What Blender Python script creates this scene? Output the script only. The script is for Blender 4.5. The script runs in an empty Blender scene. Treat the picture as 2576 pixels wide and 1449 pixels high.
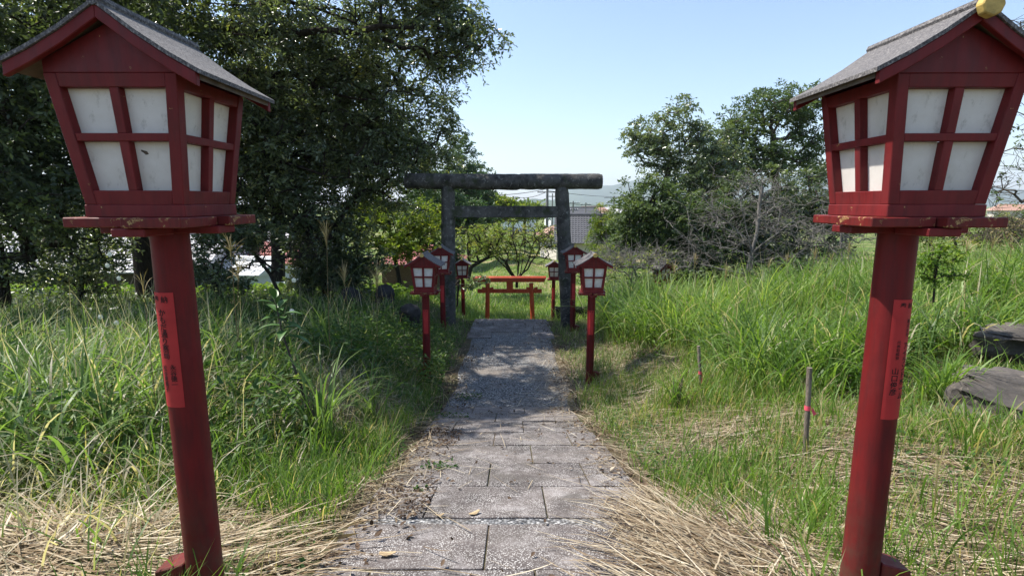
import bpy, bmesh, math, random
import numpy as np
from mathutils import Vector, Matrix

R = math.radians
rng = np.random.default_rng(7)
random.seed(7)
scn = bpy.context.scene
COL = scn.collection

# ------------------------------------------------------------------ camera, sky, sun, exposure
CZ = 1.71                      # camera height over the first stone step
F = 1320.0                     # focal length in pixels of a 2576 px wide picture
PITCH = R(9.0)
cam_d = bpy.data.cameras.new('camera')
cam_d.sensor_width = 36.0
cam_d.lens = 36.0 * F / 2576.0
cam_d.clip_start = 0.05
cam_d.clip_end = 20000
cam = bpy.data.objects.new('camera', cam_d)
COL.objects.link(cam)
cam.location = (0, 0, CZ)
cam.rotation_euler = (R(90) - PITCH, 0, 0)
scn.camera = cam

SUN_AZ = R(-76.0)              # from +Y towards -X
SUN_EL = R(58.0)
sun_dir = Vector((math.sin(SUN_AZ) * math.cos(SUN_EL), math.cos(SUN_AZ) * math.cos(SUN_EL), math.sin(SUN_EL)))
world = bpy.data.worlds.new('World')
scn.world = world
world.use_nodes = True
wn = world.node_tree
sky = wn.nodes.new('ShaderNodeTexSky')
sky.sky_type = 'NISHITA'
sky.sun_disc = False
sky.sun_elevation = SUN_EL
sky.sun_rotation = SUN_AZ
sky.air_density = 1.0
sky.dust_density = 0.6
sky.ozone_density = 1.2
wn.links.new(sky.outputs[0], wn.nodes['Background'].inputs[0])
wn.nodes['Background'].inputs[1].default_value = 0.12
sun_d = bpy.data.lights.new('sun', 'SUN')
sun_d.energy = 4.7
sun_d.angle = R(0.6)
sun_d.color = (1.0, 0.95, 0.86)
sun = bpy.data.objects.new('sun', sun_d)
COL.objects.link(sun)
sun.rotation_euler = sun_dir.to_track_quat('Z', 'Y').to_euler()
scn.view_settings.view_transform = 'Standard'
scn.view_settings.look = 'None'
scn.view_settings.gamma = 1.0
scn.view_settings.exposure = 0.98
scn.render.engine = 'CYCLES'
scn.cycles.max_bounces = 7
scn.cycles.diffuse_bounces = 4
scn.cycles.transmission_bounces = 5
scn.cycles.glossy_bounces = 2
scn.cycles.transparent_max_bounces = 4


def at(px, py, Y):
    """world point seen at picture point (px, py) of the 2576 px wide photograph, at ground distance Y"""
    u = (px - 1288.0) / F
    v = (py - 724.5) / F
    yy = math.cos(PITCH) - v * math.sin(PITCH)
    zz = -math.sin(PITCH) - v * math.cos(PITCH)
    s = Y / yy
    return Vector((u * s, Y, zz * s + CZ))


def row_y(py, z):
    """ground distance at which level z (over the camera) shows at picture row py"""
    v = (py - 724.5) / F
    return z * (math.cos(PITCH) - v * math.sin(PITCH)) / (-math.sin(PITCH) - v * math.cos(PITCH))


# ------------------------------------------------------------------ materials
def nodes_of(name):
    m = bpy.data.materials.new(name)
    m.use_nodes = True
    nt = m.node_tree
    return m, nt, nt.nodes['Principled BSDF'], nt.nodes['Material Output']


def N(nt, kind, **kw):
    n = nt.nodes.new(kind)
    for k, v in kw.items():
        if k == 'inp':
            for i, val in v.items():
                n.inputs[i].default_value = val
        else:
            setattr(n, k, v)
    return n


def ramp(nt, fac, stops):
    r = nt.nodes.new('ShaderNodeValToRGB')
    el = r.color_ramp.elements
    while len(el) < len(stops):
        el.new(0.5)
    for e, (p, c) in zip(el, stops):
        e.position = p
        e.color = (*c, 1) if len(c) == 3 else c
    if fac is not None:
        nt.links.new(fac, r.inputs[0])
    return r


def coords(nt, out='Object', scale=None):
    c = nt.nodes.new('ShaderNodeTexCoord')
    if scale is None:
        return c.outputs[out]
    mp = nt.nodes.new('ShaderNodeMapping')
    mp.inputs['Scale'].default_value = scale
    nt.links.new(c.outputs[out], mp.inputs[0])
    return mp.outputs[0]


def noise(nt, vec, scale, detail=5, rough=0.6, dist=0.0):
    n = nt.nodes.new('ShaderNodeTexNoise')
    n.inputs['Scale'].default_value = scale
    n.inputs['Detail'].default_value = detail
    n.inputs['Roughness'].default_value = rough
    n.inputs['Distortion'].default_value = dist
    if vec is not None:
        nt.links.new(vec, n.inputs['Vector'])
    return n.outputs['Fac']


def mixc(nt, fac, a, b, mode='MIX'):
    m = nt.nodes.new('ShaderNodeMix')
    m.data_type = 'RGBA'
    m.blend_type = mode
    for sock, val in ((m.inputs[0], fac), (m.inputs[6], a), (m.inputs[7], b)):
        if isinstance(val, (int, float)):
            sock.default_value = val
        elif isinstance(val, tuple):
            sock.default_value = (*val, 1) if len(val) == 3 else val
        else:
            nt.links.new(val, sock)
    return m.outputs[2]


def bump(nt, bs, h, strength=0.3, dist=0.01):
    b = nt.nodes.new('ShaderNodeBump')
    b.inputs['Strength'].default_value = strength
    b.inputs['Distance'].default_value = dist
    nt.links.new(h, b.inputs['Height'])
    nt.links.new(b.outputs[0], bs.inputs['Normal'])


def mat_foliage(name, stops, trans=0.45, rough=0.45, spec=0.4, tip=None, tboost=1.5):
    """leaf or blade: colour by the per-leaf value 'rnd', light passes through"""
    m, nt, bs, out = nodes_of(name)
    a = N(nt, 'ShaderNodeAttribute', attribute_name='rnd')
    c = ramp(nt, a.outputs['Fac'], stops).outputs[0]
    if tip is not None:
        t = N(nt, 'ShaderNodeAttribute', attribute_name='along')
        f = ramp(nt, t.outputs['Fac'], [(0.0, (0.8,) * 3), (0.22, (0.0,) * 3), (0.85, (0,) * 3), (1.0, (0.5,) * 3)])
        c = mixc(nt, f.outputs[0], c, tip)
    nt.links.new(c, bs.inputs['Base Color'])
    bs.inputs['Roughness'].default_value = rough
    bs.inputs['Specular IOR Level'].default_value = spec
    tr = N(nt, 'ShaderNodeBsdfTranslucent')
    warm = mixc(nt, 1.0, c, (tboost * 1.08, tboost * 1.1, tboost * 0.55), 'MULTIPLY')
    nt.links.new(warm, tr.inputs[0])
    mx = N(nt, 'ShaderNodeMixShader')
    mx.inputs[0].default_value = trans
    nt.links.new(bs.outputs[0], mx.inputs[1])
    nt.links.new(tr.outputs[0], mx.inputs[2])
    nt.links.new(mx.outputs[0], out.inputs[0])
    return m


def mat_plain(name, col, rough=0.7, var=0.15, scale=8, bs_=0.15, spec=0.3, metal=0.0):
    m, nt, bs, out = nodes_of(name)
    v = coords(nt)
    n = noise(nt, v, scale)
    lo = tuple(c * (1 - var) for c in col)
    hi = tuple(min(1, c * (1 + var)) for c in col)
    nt.links.new(ramp(nt, n, [(0.3, lo), (0.7, hi)]).outputs[0], bs.inputs['Base Color'])
    bs.inputs['Roughness'].default_value = rough
    bs.inputs['Specular IOR Level'].default_value = spec
    bs.inputs['Metallic'].default_value = metal
    if bs_:
        bump(nt, bs, noise(nt, v, scale * 6), bs_, 0.005)
    return m


def mat_redpaint(name, col, chip=(0.42, 0.30, 0.12), chips=0.70):
    m, nt, bs, out = nodes_of(name)
    v = coords(nt)
    big = noise(nt, v, 4, 4)
    c = ramp(nt, big, [(0.25, tuple(x * 0.75 for x in col)), (0.75, tuple(x * 1.15 for x in col))]).outputs[0]
    st = noise(nt, coords(nt, 'Object', (14, 14, 2)), 3, 5)
    c = mixc(nt, ramp(nt, st, [(0.42, (0, 0, 0)), (0.72, (0.75,) * 3)]).outputs[0], c, tuple(x * 0.42 + 0.006 for x in col))
    fade = noise(nt, v, 2.2, 6, 0.7)
    c = mixc(nt, ramp(nt, fade, [(0.52, (0, 0, 0)), (0.72, (0.45,) * 3)]).outputs[0], c, (col[0] * 1.5, col[1] * 2.6, col[2] * 2.4))
    sep = nt.nodes.new('ShaderNodeSeparateXYZ')
    nt.links.new(v, sep.inputs[0])
    low = nt.nodes.new('ShaderNodeMapRange')
    low.inputs['From Min'].default_value = 0.55; low.inputs['From Max'].default_value = 0.0
    nt.links.new(sep.outputs['Z'], low.inputs['Value'])
    dirt = nt.nodes.new('ShaderNodeMath'); dirt.operation = 'MULTIPLY'
    nt.links.new(low.outputs[0], dirt.inputs[0])
    nt.links.new(ramp(nt, noise(nt, v, 13, 6, 0.7), [(0.38, (0, 0, 0)), (0.62, (0.8,) * 3)]).outputs[0], dirt.inputs[1])
    c = mixc(nt, dirt.outputs[0], c, (0.07, 0.045, 0.03))
    ch = noise(nt, v, 22, 6, 0.7)
    c = mixc(nt, ramp(nt, ch, [(chips, (0, 0, 0)), (chips + 0.03, (1, 1, 1))]).outputs[0], c, chip)
    nt.links.new(c, bs.inputs['Base Color'])
    r = ramp(nt, noise(nt, v, 9), [(0.3, (0.42,) * 3), (0.7, (0.68,) * 3)])
    nt.links.new(r.outputs[0], bs.inputs['Roughness'])
    bs.inputs['Specular IOR Level'].default_value = 0.22
    bump(nt, bs, noise(nt, coords(nt, 'Object', (40, 40, 8)), 3), 0.12, 0.004)
    return m


def mat_stone(name, base, lichen, dark, scale=5, lich=0.56, bstr=0.6, moss=None):
    m, nt, bs, out = nodes_of(name)
    v = coords(nt)
    c = ramp(nt, noise(nt, v, scale, 8, 0.65), [(0.3, dark), (0.6, base)]).outputs[0]
    blotch = noise(nt, v, scale * 3.1, 6, 0.7, 0.6)
    c = mixc(nt, ramp(nt, blotch, [(lich, (0, 0, 0)), (lich + 0.08, (0.8,) * 3)]).outputs[0], c, lichen)
    if moss:
        ms = noise(nt, v, scale * 0.8, 4)
        c = mixc(nt, ramp(nt, ms, [(0.55, (0, 0, 0)), (0.68, (0.8,) * 3)]).outputs[0], c, moss)
    nt.links.new(c, bs.inputs['Base Color'])
    bs.inputs['Roughness'].default_value = 0.9
    bs.inputs['Specular IOR Level'].default_value = 0.2
    bump(nt, bs, noise(nt, v, scale * 8, 6), bstr, 0.02)
    return m


def mat_slab():
    m, nt, bs, out = nodes_of('paving_stone')
    v = coords(nt)
    g = nt.nodes.new('ShaderNodeNewGeometry')
    pos = g.outputs['Position']
    big = noise(nt, pos, 2.6, 5, 0.6)
    c = ramp(nt, big, [(0.3, (0.038, 0.034, 0.033)), (0.5, (0.082, 0.074, 0.071)), (0.72, (0.140, 0.128, 0.120))]).outputs[0]
    oi = nt.nodes.new('ShaderNodeObjectInfo')
    c = mixc(nt, 0.5, c, ramp(nt, oi.outputs['Random'], [(0, (0.40, 0.36, 0.37)), (1, (1.10, 1.06, 1.02))]).outputs[0], 'MULTIPLY')
    c = mixc(nt, 1.0, c, (1.35, 1.3, 1.3), 'MULTIPLY')
    # pale worm-like lichen flecks that gather in patches
    vo = nt.nodes.new('ShaderNodeTexVoronoi')
    vo.inputs['Scale'].default_value = 110
    wob = nt.nodes.new('ShaderNodeVectorMath'); wob.operation = 'MULTIPLY_ADD'
    nz = nt.nodes.new('ShaderNodeTexNoise'); nz.inputs['Scale'].default_value = 60
    nt.links.new(pos, nz.inputs['Vector'])
    nt.links.new(nz.outputs['Color'], wob.inputs[0]); wob.inputs[1].default_value = (0.012, 0.012, 0.012)
    nt.links.new(pos, wob.inputs[2])
    nt.links.new(wob.outputs[0], vo.inputs['Vector'])
    flecks = ramp(nt, vo.outputs['Distance'], [(0.28, (1, 1, 1)), (0.42, (0, 0, 0))]).outputs[0]
    patch = noise(nt, pos, 5.5, 6, 0.72)
    pm = ramp(nt, patch, [(0.36, (0.12,) * 3), (0.60, (1,) * 3)]).outputs[0]
    f = mixc(nt, 1.0, flecks, pm, 'MULTIPLY')
    c = mixc(nt, f, c, (0.50, 0.48, 0.46))
    wash = noise(nt, pos, 3.3, 6, 0.75)
    c = mixc(nt, ramp(nt, wash, [(0.52, (0, 0, 0)), (0.70, (0.5,) * 3)]).outputs[0], c, (0.42, 0.39, 0.385))
    soil = noise(nt, pos, 1.9, 7, 0.72, 0.4)
    c = mixc(nt, ramp(nt, soil, [(0.50, (0, 0, 0)), (0.66, (0.75,) * 3)]).outputs[0], c, (0.080, 0.070, 0.062))
    nt.links.new(c, bs.inputs['Base Color'])
    bs.inputs['Roughness'].default_value = 0.9
    bs.inputs['Specular IOR Level'].default_value = 0.25
    bump(nt, bs, noise(nt, pos, 90, 5, 0.7), 0.35, 0.006)
    return m


def mat_gravel():
    m, nt, bs, out = nodes_of('washed_gravel')
    g = nt.nodes.new('ShaderNodeNewGeometry')
    pos = g.outputs['Position']
    vo = nt.nodes.new('ShaderNodeTexVoronoi')
    vo.inputs['Scale'].default_value = 62
    nt.links.new(pos, vo.inputs['Vector'])
    sep = nt.nodes.new('ShaderNodeSeparateColor')
    nt.links.new(vo.outputs['Color'], sep.inputs[0])
    c = ramp(nt, sep.outputs[0], [(0.0, (0.05, 0.05, 0.053)), (0.45, (0.165, 0.165, 0.172)), (0.8, (0.30, 0.30, 0.30)), (1.0, (0.52, 0.51, 0.50))]).outputs[0]
    edge = ramp(nt, vo.outputs['Distance'], [(0.3, (1, 1, 1)), (0.75, (0.25,) * 3)]).outputs[0]
    c = mixc(nt, 1.0, c, edge, 'MULTIPLY')
    dirt = noise(nt, pos, 1.6, 6, 0.7)
    c = mixc(nt, ramp(nt, dirt, [(0.46, (0, 0, 0)), (0.66, (0.8,) * 3)]).outputs[0], c, (0.17, 0.14, 0.115))
    nt.links.new(c, bs.inputs['Base Color'])
    bs.inputs['Roughness'].default_value = 0.9
    bump(nt, bs, vo.outputs['Distance'], 0.6, -0.01)
    return m


def mat_ground():
    m, nt, bs, out = nodes_of('soil')
    g = nt.nodes.new('ShaderNodeNewGeometry')
    pos = g.outputs['Position']
    n1 = noise(nt, pos, 1.1, 6, 0.65)
    n2 = noise(nt, pos, 24, 6, 0.7)
    c = ramp(nt, n2, [(0.25, (0.035, 0.026, 0.018)), (0.5, (0.10, 0.075, 0.05)), (0.75, (0.22, 0.165, 0.11))]).outputs[0]
    c = mixc(nt, ramp(nt, n1, [(0.42, (0, 0, 0)), (0.6, (0.6,) * 3)]).outputs[0], c, (0.05, 0.075, 0.02))
    # grassland further off, with dry patches
    sx = nt.nodes.new('ShaderNodeSeparateXYZ')
    nt.links.new(pos, sx.inputs[0])
    far = nt.nodes.new('ShaderNodeMapRange')
    far.inputs['From Min'].default_value = 12.5
    far.inputs['From Max'].default_value = 17
    nt.links.new(sx.outputs['Y'], far.inputs['Value'])
    n3 = noise(nt, pos, 0.22, 6, 0.65)
    gc = ramp(nt, n3, [(0.35, (0.075, 0.13, 0.022)), (0.52, (0.12, 0.16, 0.035)), (0.62, (0.30, 0.24, 0.13))]).outputs[0]
    gc = mixc(nt, ramp(nt, noise(nt, pos, 14, 4), [(0.3, (0.5,) * 3), (0.7, (0, 0, 0))]).outputs[0], gc, (0.04, 0.07, 0.015))
    c = mixc(nt, far.outputs[0], c, gc)
    nt.links.new(c, bs.inputs['Base Color'])
    bs.inputs['Roughness'].default_value = 0.95
    bs.inputs['Specular IOR Level'].default_value = 0.15
    bump(nt, bs, n2, 0.8, 0.03)
    return m


def mat_shingle():
    m, nt, bs, out = nodes_of('roof_shingle')
    v = coords(nt)
    n = noise(nt, v, 150, 4, 0.7)
    c = ramp(nt, n, [(0.3, (0.025, 0.023, 0.026)), (0.5, (0.12, 0.112, 0.112)), (0.72, (0.36, 0.335, 0.32))]).outputs[0]
    w = nt.nodes.new('ShaderNodeTexWave')
    w.wave_type = 'BANDS'; w.bands_direction = 'X'
    w.inputs['Scale'].default_value = 34
    w.inputs['Distortion'].default_value = 5
    w.inputs['Detail'].default_value = 3
    w.inputs['Detail Scale'].default_value = 4
    nt.links.new(v, w.inputs['Vector'])
    c = mixc(nt, ramp(nt, w.outputs['Fac'], [(0.2, (0.55,) * 3), (0.6, (0, 0, 0))]).outputs[0], c, (0.05, 0.046, 0.05))
    nt.links.new(c, bs.inputs['Base Color'])
    bs.inputs['Roughness'].default_value = 0.95
    bump(nt, bs, n, 0.5, 0.004)
    return m


def mat_pane():
    m, nt, bs, out = nodes_of('milk_white_pane')
    v = coords(nt)
    n = noise(nt, v, 6, 6, 0.7)
    c = ramp(nt, n, [(0.25, (0.78, 0.73, 0.68)), (0.6, (0.90, 0.86, 0.82))]).outputs[0]
    d = noise(nt, coords(nt, 'Object', (1, 1, 0.6)), 26, 6, 0.75)
    c = mixc(nt, ramp(nt, d, [(0.56, (0, 0, 0)), (0.72, (0.6,) * 3)]).outputs[0], c, (0.40, 0.36, 0.31))
    g2 = noise(nt, v, 2.3, 4, 0.6)
    c = mixc(nt, ramp(nt, g2, [(0.5, (0, 0, 0)), (0.72, (0.45,) * 3)]).outputs[0], c, (0.55, 0.50, 0.42))
    nt.links.new(c, bs.inputs['Base Color'])
    bs.inputs['Roughness'].default_value = 0.5
    tr = N(nt, 'ShaderNodeBsdfTranslucent')
    nt.links.new(c, tr.inputs[0])
    mx = N(nt, 'ShaderNodeMixShader')
    mx.inputs[0].default_value = 0.3
    nt.links.new(bs.outputs[0], mx.inputs[1]); nt.links.new(tr.outputs[0], mx.inputs[2])
    nt.links.new(mx.outputs[0], out.inputs[0])
    return m


def mat_bark(name, a, b, scale=6):
    m, nt, bs, out = nodes_of(name)
    v = coords(nt, 'Object', (1, 1, 0.25))
    n = noise(nt, v, scale * 3, 7, 0.7, 0.5)
    nt.links.new(ramp(nt, n, [(0.3, a), (0.7, b)]).outputs[0], bs.inputs['Base Color'])
    bs.inputs['Roughness'].default_value = 0.95
    bs.inputs['Specular IOR Level'].default_value = 0.15
    bump(nt, bs, n, 0.8, 0.03)
    return m


M = {}
M['ground'] = mat_ground()
M['slab'] = mat_slab()
M['gravel'] = mat_gravel()
M['red'] = mat_redpaint('lantern_red_paint', (0.150, 0.0145, 0.016), chips=0.67)
M['red_worn'] = mat_redpaint('worn_red_paint', (0.140, 0.015, 0.014), (0.34, 0.22, 0.09), chips=0.575)
M['post'] = mat_redpaint('post_red_paint', (0.135, 0.009, 0.010), chips=0.73)
M['vermilion'] = mat_redpaint('vermilion_paint', (0.42, 0.065, 0.028), chips=0.76)
M['shingle'] = mat_shingle()
M['pane'] = mat_pane()
M['gold'] = mat_plain('yellowed_gold_paint', (0.40, 0.28, 0.085), 0.65, 0.5, 30)
M['oldwood'] = mat_plain('weathered_wood', (0.10, 0.075, 0.055), 0.9, 0.4, 20)
M['sticker'] = mat_plain('red_paper', (0.40, 0.026, 0.026), 0.6, 0.12, 12, 0.05)
M['ink'] = mat_plain('black_ink', (0.012, 0.008, 0.008), 0.8, 0.1, 12, 0)
M['torii'] = mat_stone('torii_granite', (0.10, 0.094, 0.09), (0.23, 0.225, 0.21), (0.020, 0.019, 0.019), 4, 0.56, 0.45, (0.035, 0.045, 0.016))
M['statue'] = mat_stone('dark_statue_stone', (0.045, 0.043, 0.045), (0.11, 0.11, 0.10), (0.014, 0.014, 0.015), 6, 0.6, 0.6)
M['rock'] = mat_stone('garden_rock', (0.125, 0.108, 0.096), (0.24, 0.20, 0.155), (0.022, 0.02, 0.018), 2.2, 0.6, 0.8)
M['stake'] = mat_bark('stake_wood', (0.10, 0.078, 0.06), (0.27, 0.225, 0.18))
M['ribbon'] = mat_plain('pink_ribbon', (0.75, 0.09, 0.14), 0.5, 0.1, 20, 0)
M['black'] = mat_plain('black_plastic', (0.012, 0.014, 0.014), 0.5, 0.2, 5, 0)
M['bark'] = mat_bark('dark_bark', (0.015, 0.012, 0.01), (0.06, 0.05, 0.04))
M['bark_grey'] = mat_bark('pale_grey_bark', (0.085, 0.075, 0.068), (0.24, 0.225, 0.21))
M['bark_mid'] = mat_bark('brown_bark', (0.04, 0.032, 0.025), (0.13, 0.11, 0.09))
M['leaf_dark'] = mat_foliage('evergreen_leaf', [(0, (0.075, 0.105, 0.062)), (0.5, (0.12, 0.155, 0.085)), (0.9, (0.17, 0.205, 0.095)), (1.0, (0.24, 0.25, 0.09))], 0.42, 0.27, 0.9)
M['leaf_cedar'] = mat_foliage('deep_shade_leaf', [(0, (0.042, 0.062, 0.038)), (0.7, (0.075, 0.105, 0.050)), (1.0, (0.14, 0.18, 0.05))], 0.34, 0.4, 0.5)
M['leaf_yg'] = mat_foliage('yellow_green_leaf', [(0, (0.06, 0.10, 0.018)), (0.5, (0.11, 0.16, 0.025)), (1, (0.22, 0.24, 0.04))], 0.5, 0.45, 0.35)
M['leaf_mid'] = mat_foliage('mid_green_leaf', [(0, (0.05, 0.080, 0.034)), (0.6, (0.085, 0.125, 0.048)), (1, (0.14, 0.18, 0.06))], 0.34, 0.5, 0.3)
M['leaf_cherry'] = mat_foliage('cherry_leaf', [(0, (0.10, 0.15, 0.03)), (0.6, (0.17, 0.22, 0.045)), (1, (0.34, 0.32, 0.09))], 0.5, 0.5, 0.3)
M['leaf_blue'] = mat_foliage('vine_leaf', [(0, (0.035, 0.075, 0.03)), (1, (0.08, 0.13, 0.05))], 0.3, 0.5, 0.3)
M['grass_r'] = mat_foliage('tall_grass_blade', [(0, (0.065, 0.12, 0.026)), (0.45, (0.115, 0.205, 0.034)), (0.8, (0.18, 0.275, 0.055)), (0.93, (0.27, 0.32, 0.10)), (0.96, (0.38, 0.33, 0.22)), (1, (0.48, 0.42, 0.31))], 0.45, 0.46, 0.35, (0.16, 0.14, 0.05))
M['grass_l'] = mat_foliage('shade_grass_blade', [(0, (0.065, 0.115, 0.030)), (0.5, (0.115, 0.195, 0.048)), (0.9, (0.19, 0.275, 0.085)), (0.94, (0.33, 0.29, 0.205)), (1, (0.50, 0.45, 0.35))], 0.45, 0.45, 0.35, (0.16, 0.14, 0.06))
M['grass_s'] = mat_foliage('short_grass_blade', [(0, (0.065, 0.13, 0.022)), (0.5, (0.12, 0.21, 0.035)), (0.85, (0.18, 0.27, 0.05)), (0.9, (0.32, 0.27, 0.13)), (1, (0.45, 0.38, 0.22))], 0.45, 0.45, 0.35, (0.13, 0.14, 0.04))
M['straw'] = mat_foliage('dry_straw', [(0, (0.07, 0.045, 0.028)), (0.25, (0.20, 0.135, 0.075)), (0.5, (0.33, 0.255, 0.165)), (0.78, (0.46, 0.385, 0.27)), (1, (0.62, 0.54, 0.41))], 0.15, 0.5, 0.4, None, 1.0)
M['litter'] = mat_foliage('fallen_leaf', [(0, (0.035, 0.022, 0.015)), (0.6, (0.11, 0.072, 0.046)), (0.88, (0.24, 0.18, 0.12)), (1, (0.45, 0.39, 0.30))], 0.1, 0.8, 0.2, None, 1.0)
M['herb'] = mat_foliage('weed_leaf', [(0, (0.035, 0.08, 0.022)), (0.6, (0.065, 0.125, 0.032)), (1, (0.12, 0.18, 0.04))], 0.4, 0.5, 0.35)
M['kudzu'] = mat_foliage('creeper_leaf', [(0, (0.07, 0.14, 0.018)), (0.6, (0.12, 0.20, 0.022)), (1, (0.20, 0.26, 0.04))], 0.45, 0.5, 0.3)
M['plume'] = mat_foliage('dry_plume', [(0, (0.24, 0.18, 0.09)), (1, (0.46, 0.38, 0.22))], 0.3, 0.8, 0.2, None, 1.0)
M['petal'] = mat_plain('white_petal', (0.75, 0.73, 0.60), 0.7, 0.05, 5, 0)
M['wall_cream'] = mat_plain('cream_render', (0.55, 0.50, 0.44), 0.9, 0.1, 3)
M['wall_white'] = mat_plain('white_render', (0.75, 0.76, 0.78), 0.8, 0.05, 3)
M['tile_grey'] = mat_plain('grey_roof_tile', (0.085, 0.085, 0.092), 0.6, 0.3, 7)
M['tile_white'] = mat_plain('pale_metal_roof', (0.46, 0.45, 0.46), 0.6, 0.08, 3)
M['tile_red'] = mat_plain('red_roof_tile', (0.36, 0.14, 0.12), 0.6, 0.2, 6)
M['tile_pink'] = mat_plain('faded_terracotta_tile', (0.36, 0.22, 0.17), 0.7, 0.15, 6)
M['glass'] = mat_plain('dark_window_glass', (0.03, 0.035, 0.04), 0.15, 0.1, 2, 0, 0.5)
M['concrete'] = mat_plain('pole_concrete', (0.18, 0.17, 0.165), 0.9, 0.2, 4)
M['cable'] = mat_plain('cable', (0.03, 0.03, 0.035), 0.7, 0.1, 4, 0)
M['hill'] = mat_plain('far_forest', (0.045, 0.075, 0.03), 1.0, 0.35, 0.02, 0)


# ------------------------------------------------------------------ mesh helpers
def tag(o, label=None, cat=None, group=None, kind=None):
    if label: o['label'] = label
    if cat: o['category'] = cat
    if group: o['group'] = group
    if kind: o['kind'] = kind
    return o


def empty(name, loc=(0, 0, 0), rz=0.0):
    o = bpy.data.objects.new(name, None)
    o.empty_display_size = 0.1
    COL.objects.link(o)
    o.location = loc
    o.rotation_euler = (0, 0, rz)
    return o


def link(name, me, parent=None):
    o = bpy.data.objects.new(name, me)
    COL.objects.link(o)
    if parent is not None:
        o.parent = parent
    return o


def mesh_np(name, V, T, mat, rnd=None, along=None, parent=None, smooth=False):
    """one mesh object from numpy arrays: V (n,3), T (m,k) with k = 3 or 4"""
    me = bpy.data.meshes.new(name)
    V = np.ascontiguousarray(V, dtype=np.float32)
    T = np.ascontiguousarray(T, dtype=np.int32)
    k = T.shape[1]
    me.vertices.add(len(V))
    me.vertices.foreach_set('co', V.ravel())
    me.loops.add(T.size)
    me.loops.foreach_set('vertex_index', T.ravel())
    me.polygons.add(len(T))
    me.polygons.foreach_set('loop_start', np.arange(0, T.size, k, dtype=np.int32))
    if smooth:
        me.polygons.foreach_set('use_smooth', np.ones(len(T), dtype=bool))
    for nm, arr in (('rnd', rnd), ('along', along)):
        if arr is not None:
            a = me.attributes.new(nm, 'FLOAT', 'POINT')
            a.data.foreach_set('value', np.ascontiguousarray(arr, dtype=np.float32))
    me.materials.append(mat)
    me.update(calc_edges=True)
    return link(name, me, parent)


class MB:
    """collects boxes, tubes and prisms into one mesh"""
    def __init__(s):
        s.v = []; s.f = []

    def hexa(s, p):
        b = len(s.v)
        s.v += [tuple(q) for q in p]
        for f in ((0, 3, 2, 1), (4, 5, 6, 7), (0, 1, 5, 4), (1, 2, 6, 5), (2, 3, 7, 6), (3, 0, 4, 7)):
            s.f.append(tuple(b + i for i in f))
        return s

    def box(s, x0, x1, y0, y1, z0, z1):
        return s.hexa([(x0, y0, z0), (x1, y0, z0), (x1, y1, z0), (x0, y1, z0), (x0, y0, z1), (x1, y0, z1), (x1, y1, z1), (x0, y1, z1)])

    def prism(s, poly, y0, y1):
        """polygon in xz, extruded along y"""
        b = len(s.v); n = len(poly)
        s.v += [(x, y0, z) for x, z in poly] + [(x, y1, z) for x, z in poly]
        s.f.append(tuple(range(b, b + n)))
        s.f.append(tuple(range(b + 2 * n - 1, b + n - 1, -1)))
        for i in range(n):
            j = (i + 1) % n
            s.f.append((b + j, b + i, b + n + i, b + n + j))
        return s

    def tube(s, pts, rad, n=8, cap=True):
        pts = [Vector(p) for p in pts]
        if not hasattr(rad, '__len__'):
            rad = [rad] * len(pts)
        b = len(s.v)
        up = None
        for i, p in enumerate(pts):
            d = (pts[min(i + 1, len(pts) - 1)] - pts[max(i - 1, 0)]).normalized()
            if up is None:
                up = Vector((0, 0, 1)) if abs(d.z) < 0.9 else Vector((1, 0, 0))
            a = d.cross(up).normalized()
            up = a.cross(d).normalized()
            for k in range(n):
                t = 2 * math.pi * k / n
                s.v.append(tuple(p + (a * math.cos(t) + up * math.sin(t)) * rad[i]))
        for i in range(len(pts) - 1):
            for k in range(n):
                k2 = (k + 1) % n
                s.f.append((b + i * n + k, b + i * n + k2, b + (i + 1) * n + k2, b + (i + 1) * n + k))
        if cap:
            s.f.append(tuple(b + k for k in reversed(range(n))))
            e = b + (len(pts) - 1) * n
            s.f.append(tuple(e + k for k in range(n)))
        return s

    def build(s, name, mat, parent=None, smooth=False, bevel=0.0, seg=1):
        me = bpy.data.meshes.new(name)
        me.from_pydata(s.v, [], s.f)
        bm = bmesh.new(); bm.from_mesh(me)
        bmesh.ops.recalc_face_normals(bm, faces=bm.faces)
        bm.to_mesh(me); bm.free()
        me.materials.append(mat)
        if smooth:
            me.shade_smooth()
            try:
                me.set_sharp_from_angle(angle=R(45))
            except Exception:
                pass
        o = link(name, me, parent)
        if bevel:
            mod = o.modifiers.new('edge', 'BEVEL')
            mod.width = bevel; mod.segments = seg; mod.limit_method = 'ANGLE'
        return o


def copy_tree(o, parent=None, skip=()):
    c = o.copy()
    COL.objects.link(c)
    c.parent = parent
    for ch in [k for k in o.children]:
        if ch.name.split('.')[0] in skip:
            continue
        copy_tree(ch, c, skip)
    return c


# value noise on a lattice, for terrain and scatter
_lat = rng.random((64, 64))
def vnoise(x, y, s):
    x = np.asarray(x, float) * s; y = np.asarray(y, float) * s
    xi = np.floor(x).astype(int); yi = np.floor(y).astype(int)
    fx = x - xi; fy = y - yi
    fx = fx * fx * (3 - 2 * fx); fy = fy * fy * (3 - 2 * fy)
    a = _lat[xi % 64, yi % 64]; b = _lat[(xi + 1) % 64, yi % 64]
    c = _lat[xi % 64, (yi + 1) % 64]; d = _lat[(xi + 1) % 64, (yi + 1) % 64]
    return (a * (1 - fx) + b * fx) * (1 - fy) + (c * (1 - fx) + d * fx) * fy


def ss(a, b, x):
    t = np.clip((np.asarray(x, float) - a) / (b - a), 0, 1)
    return t * t * (3 - 2 * t)


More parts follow.
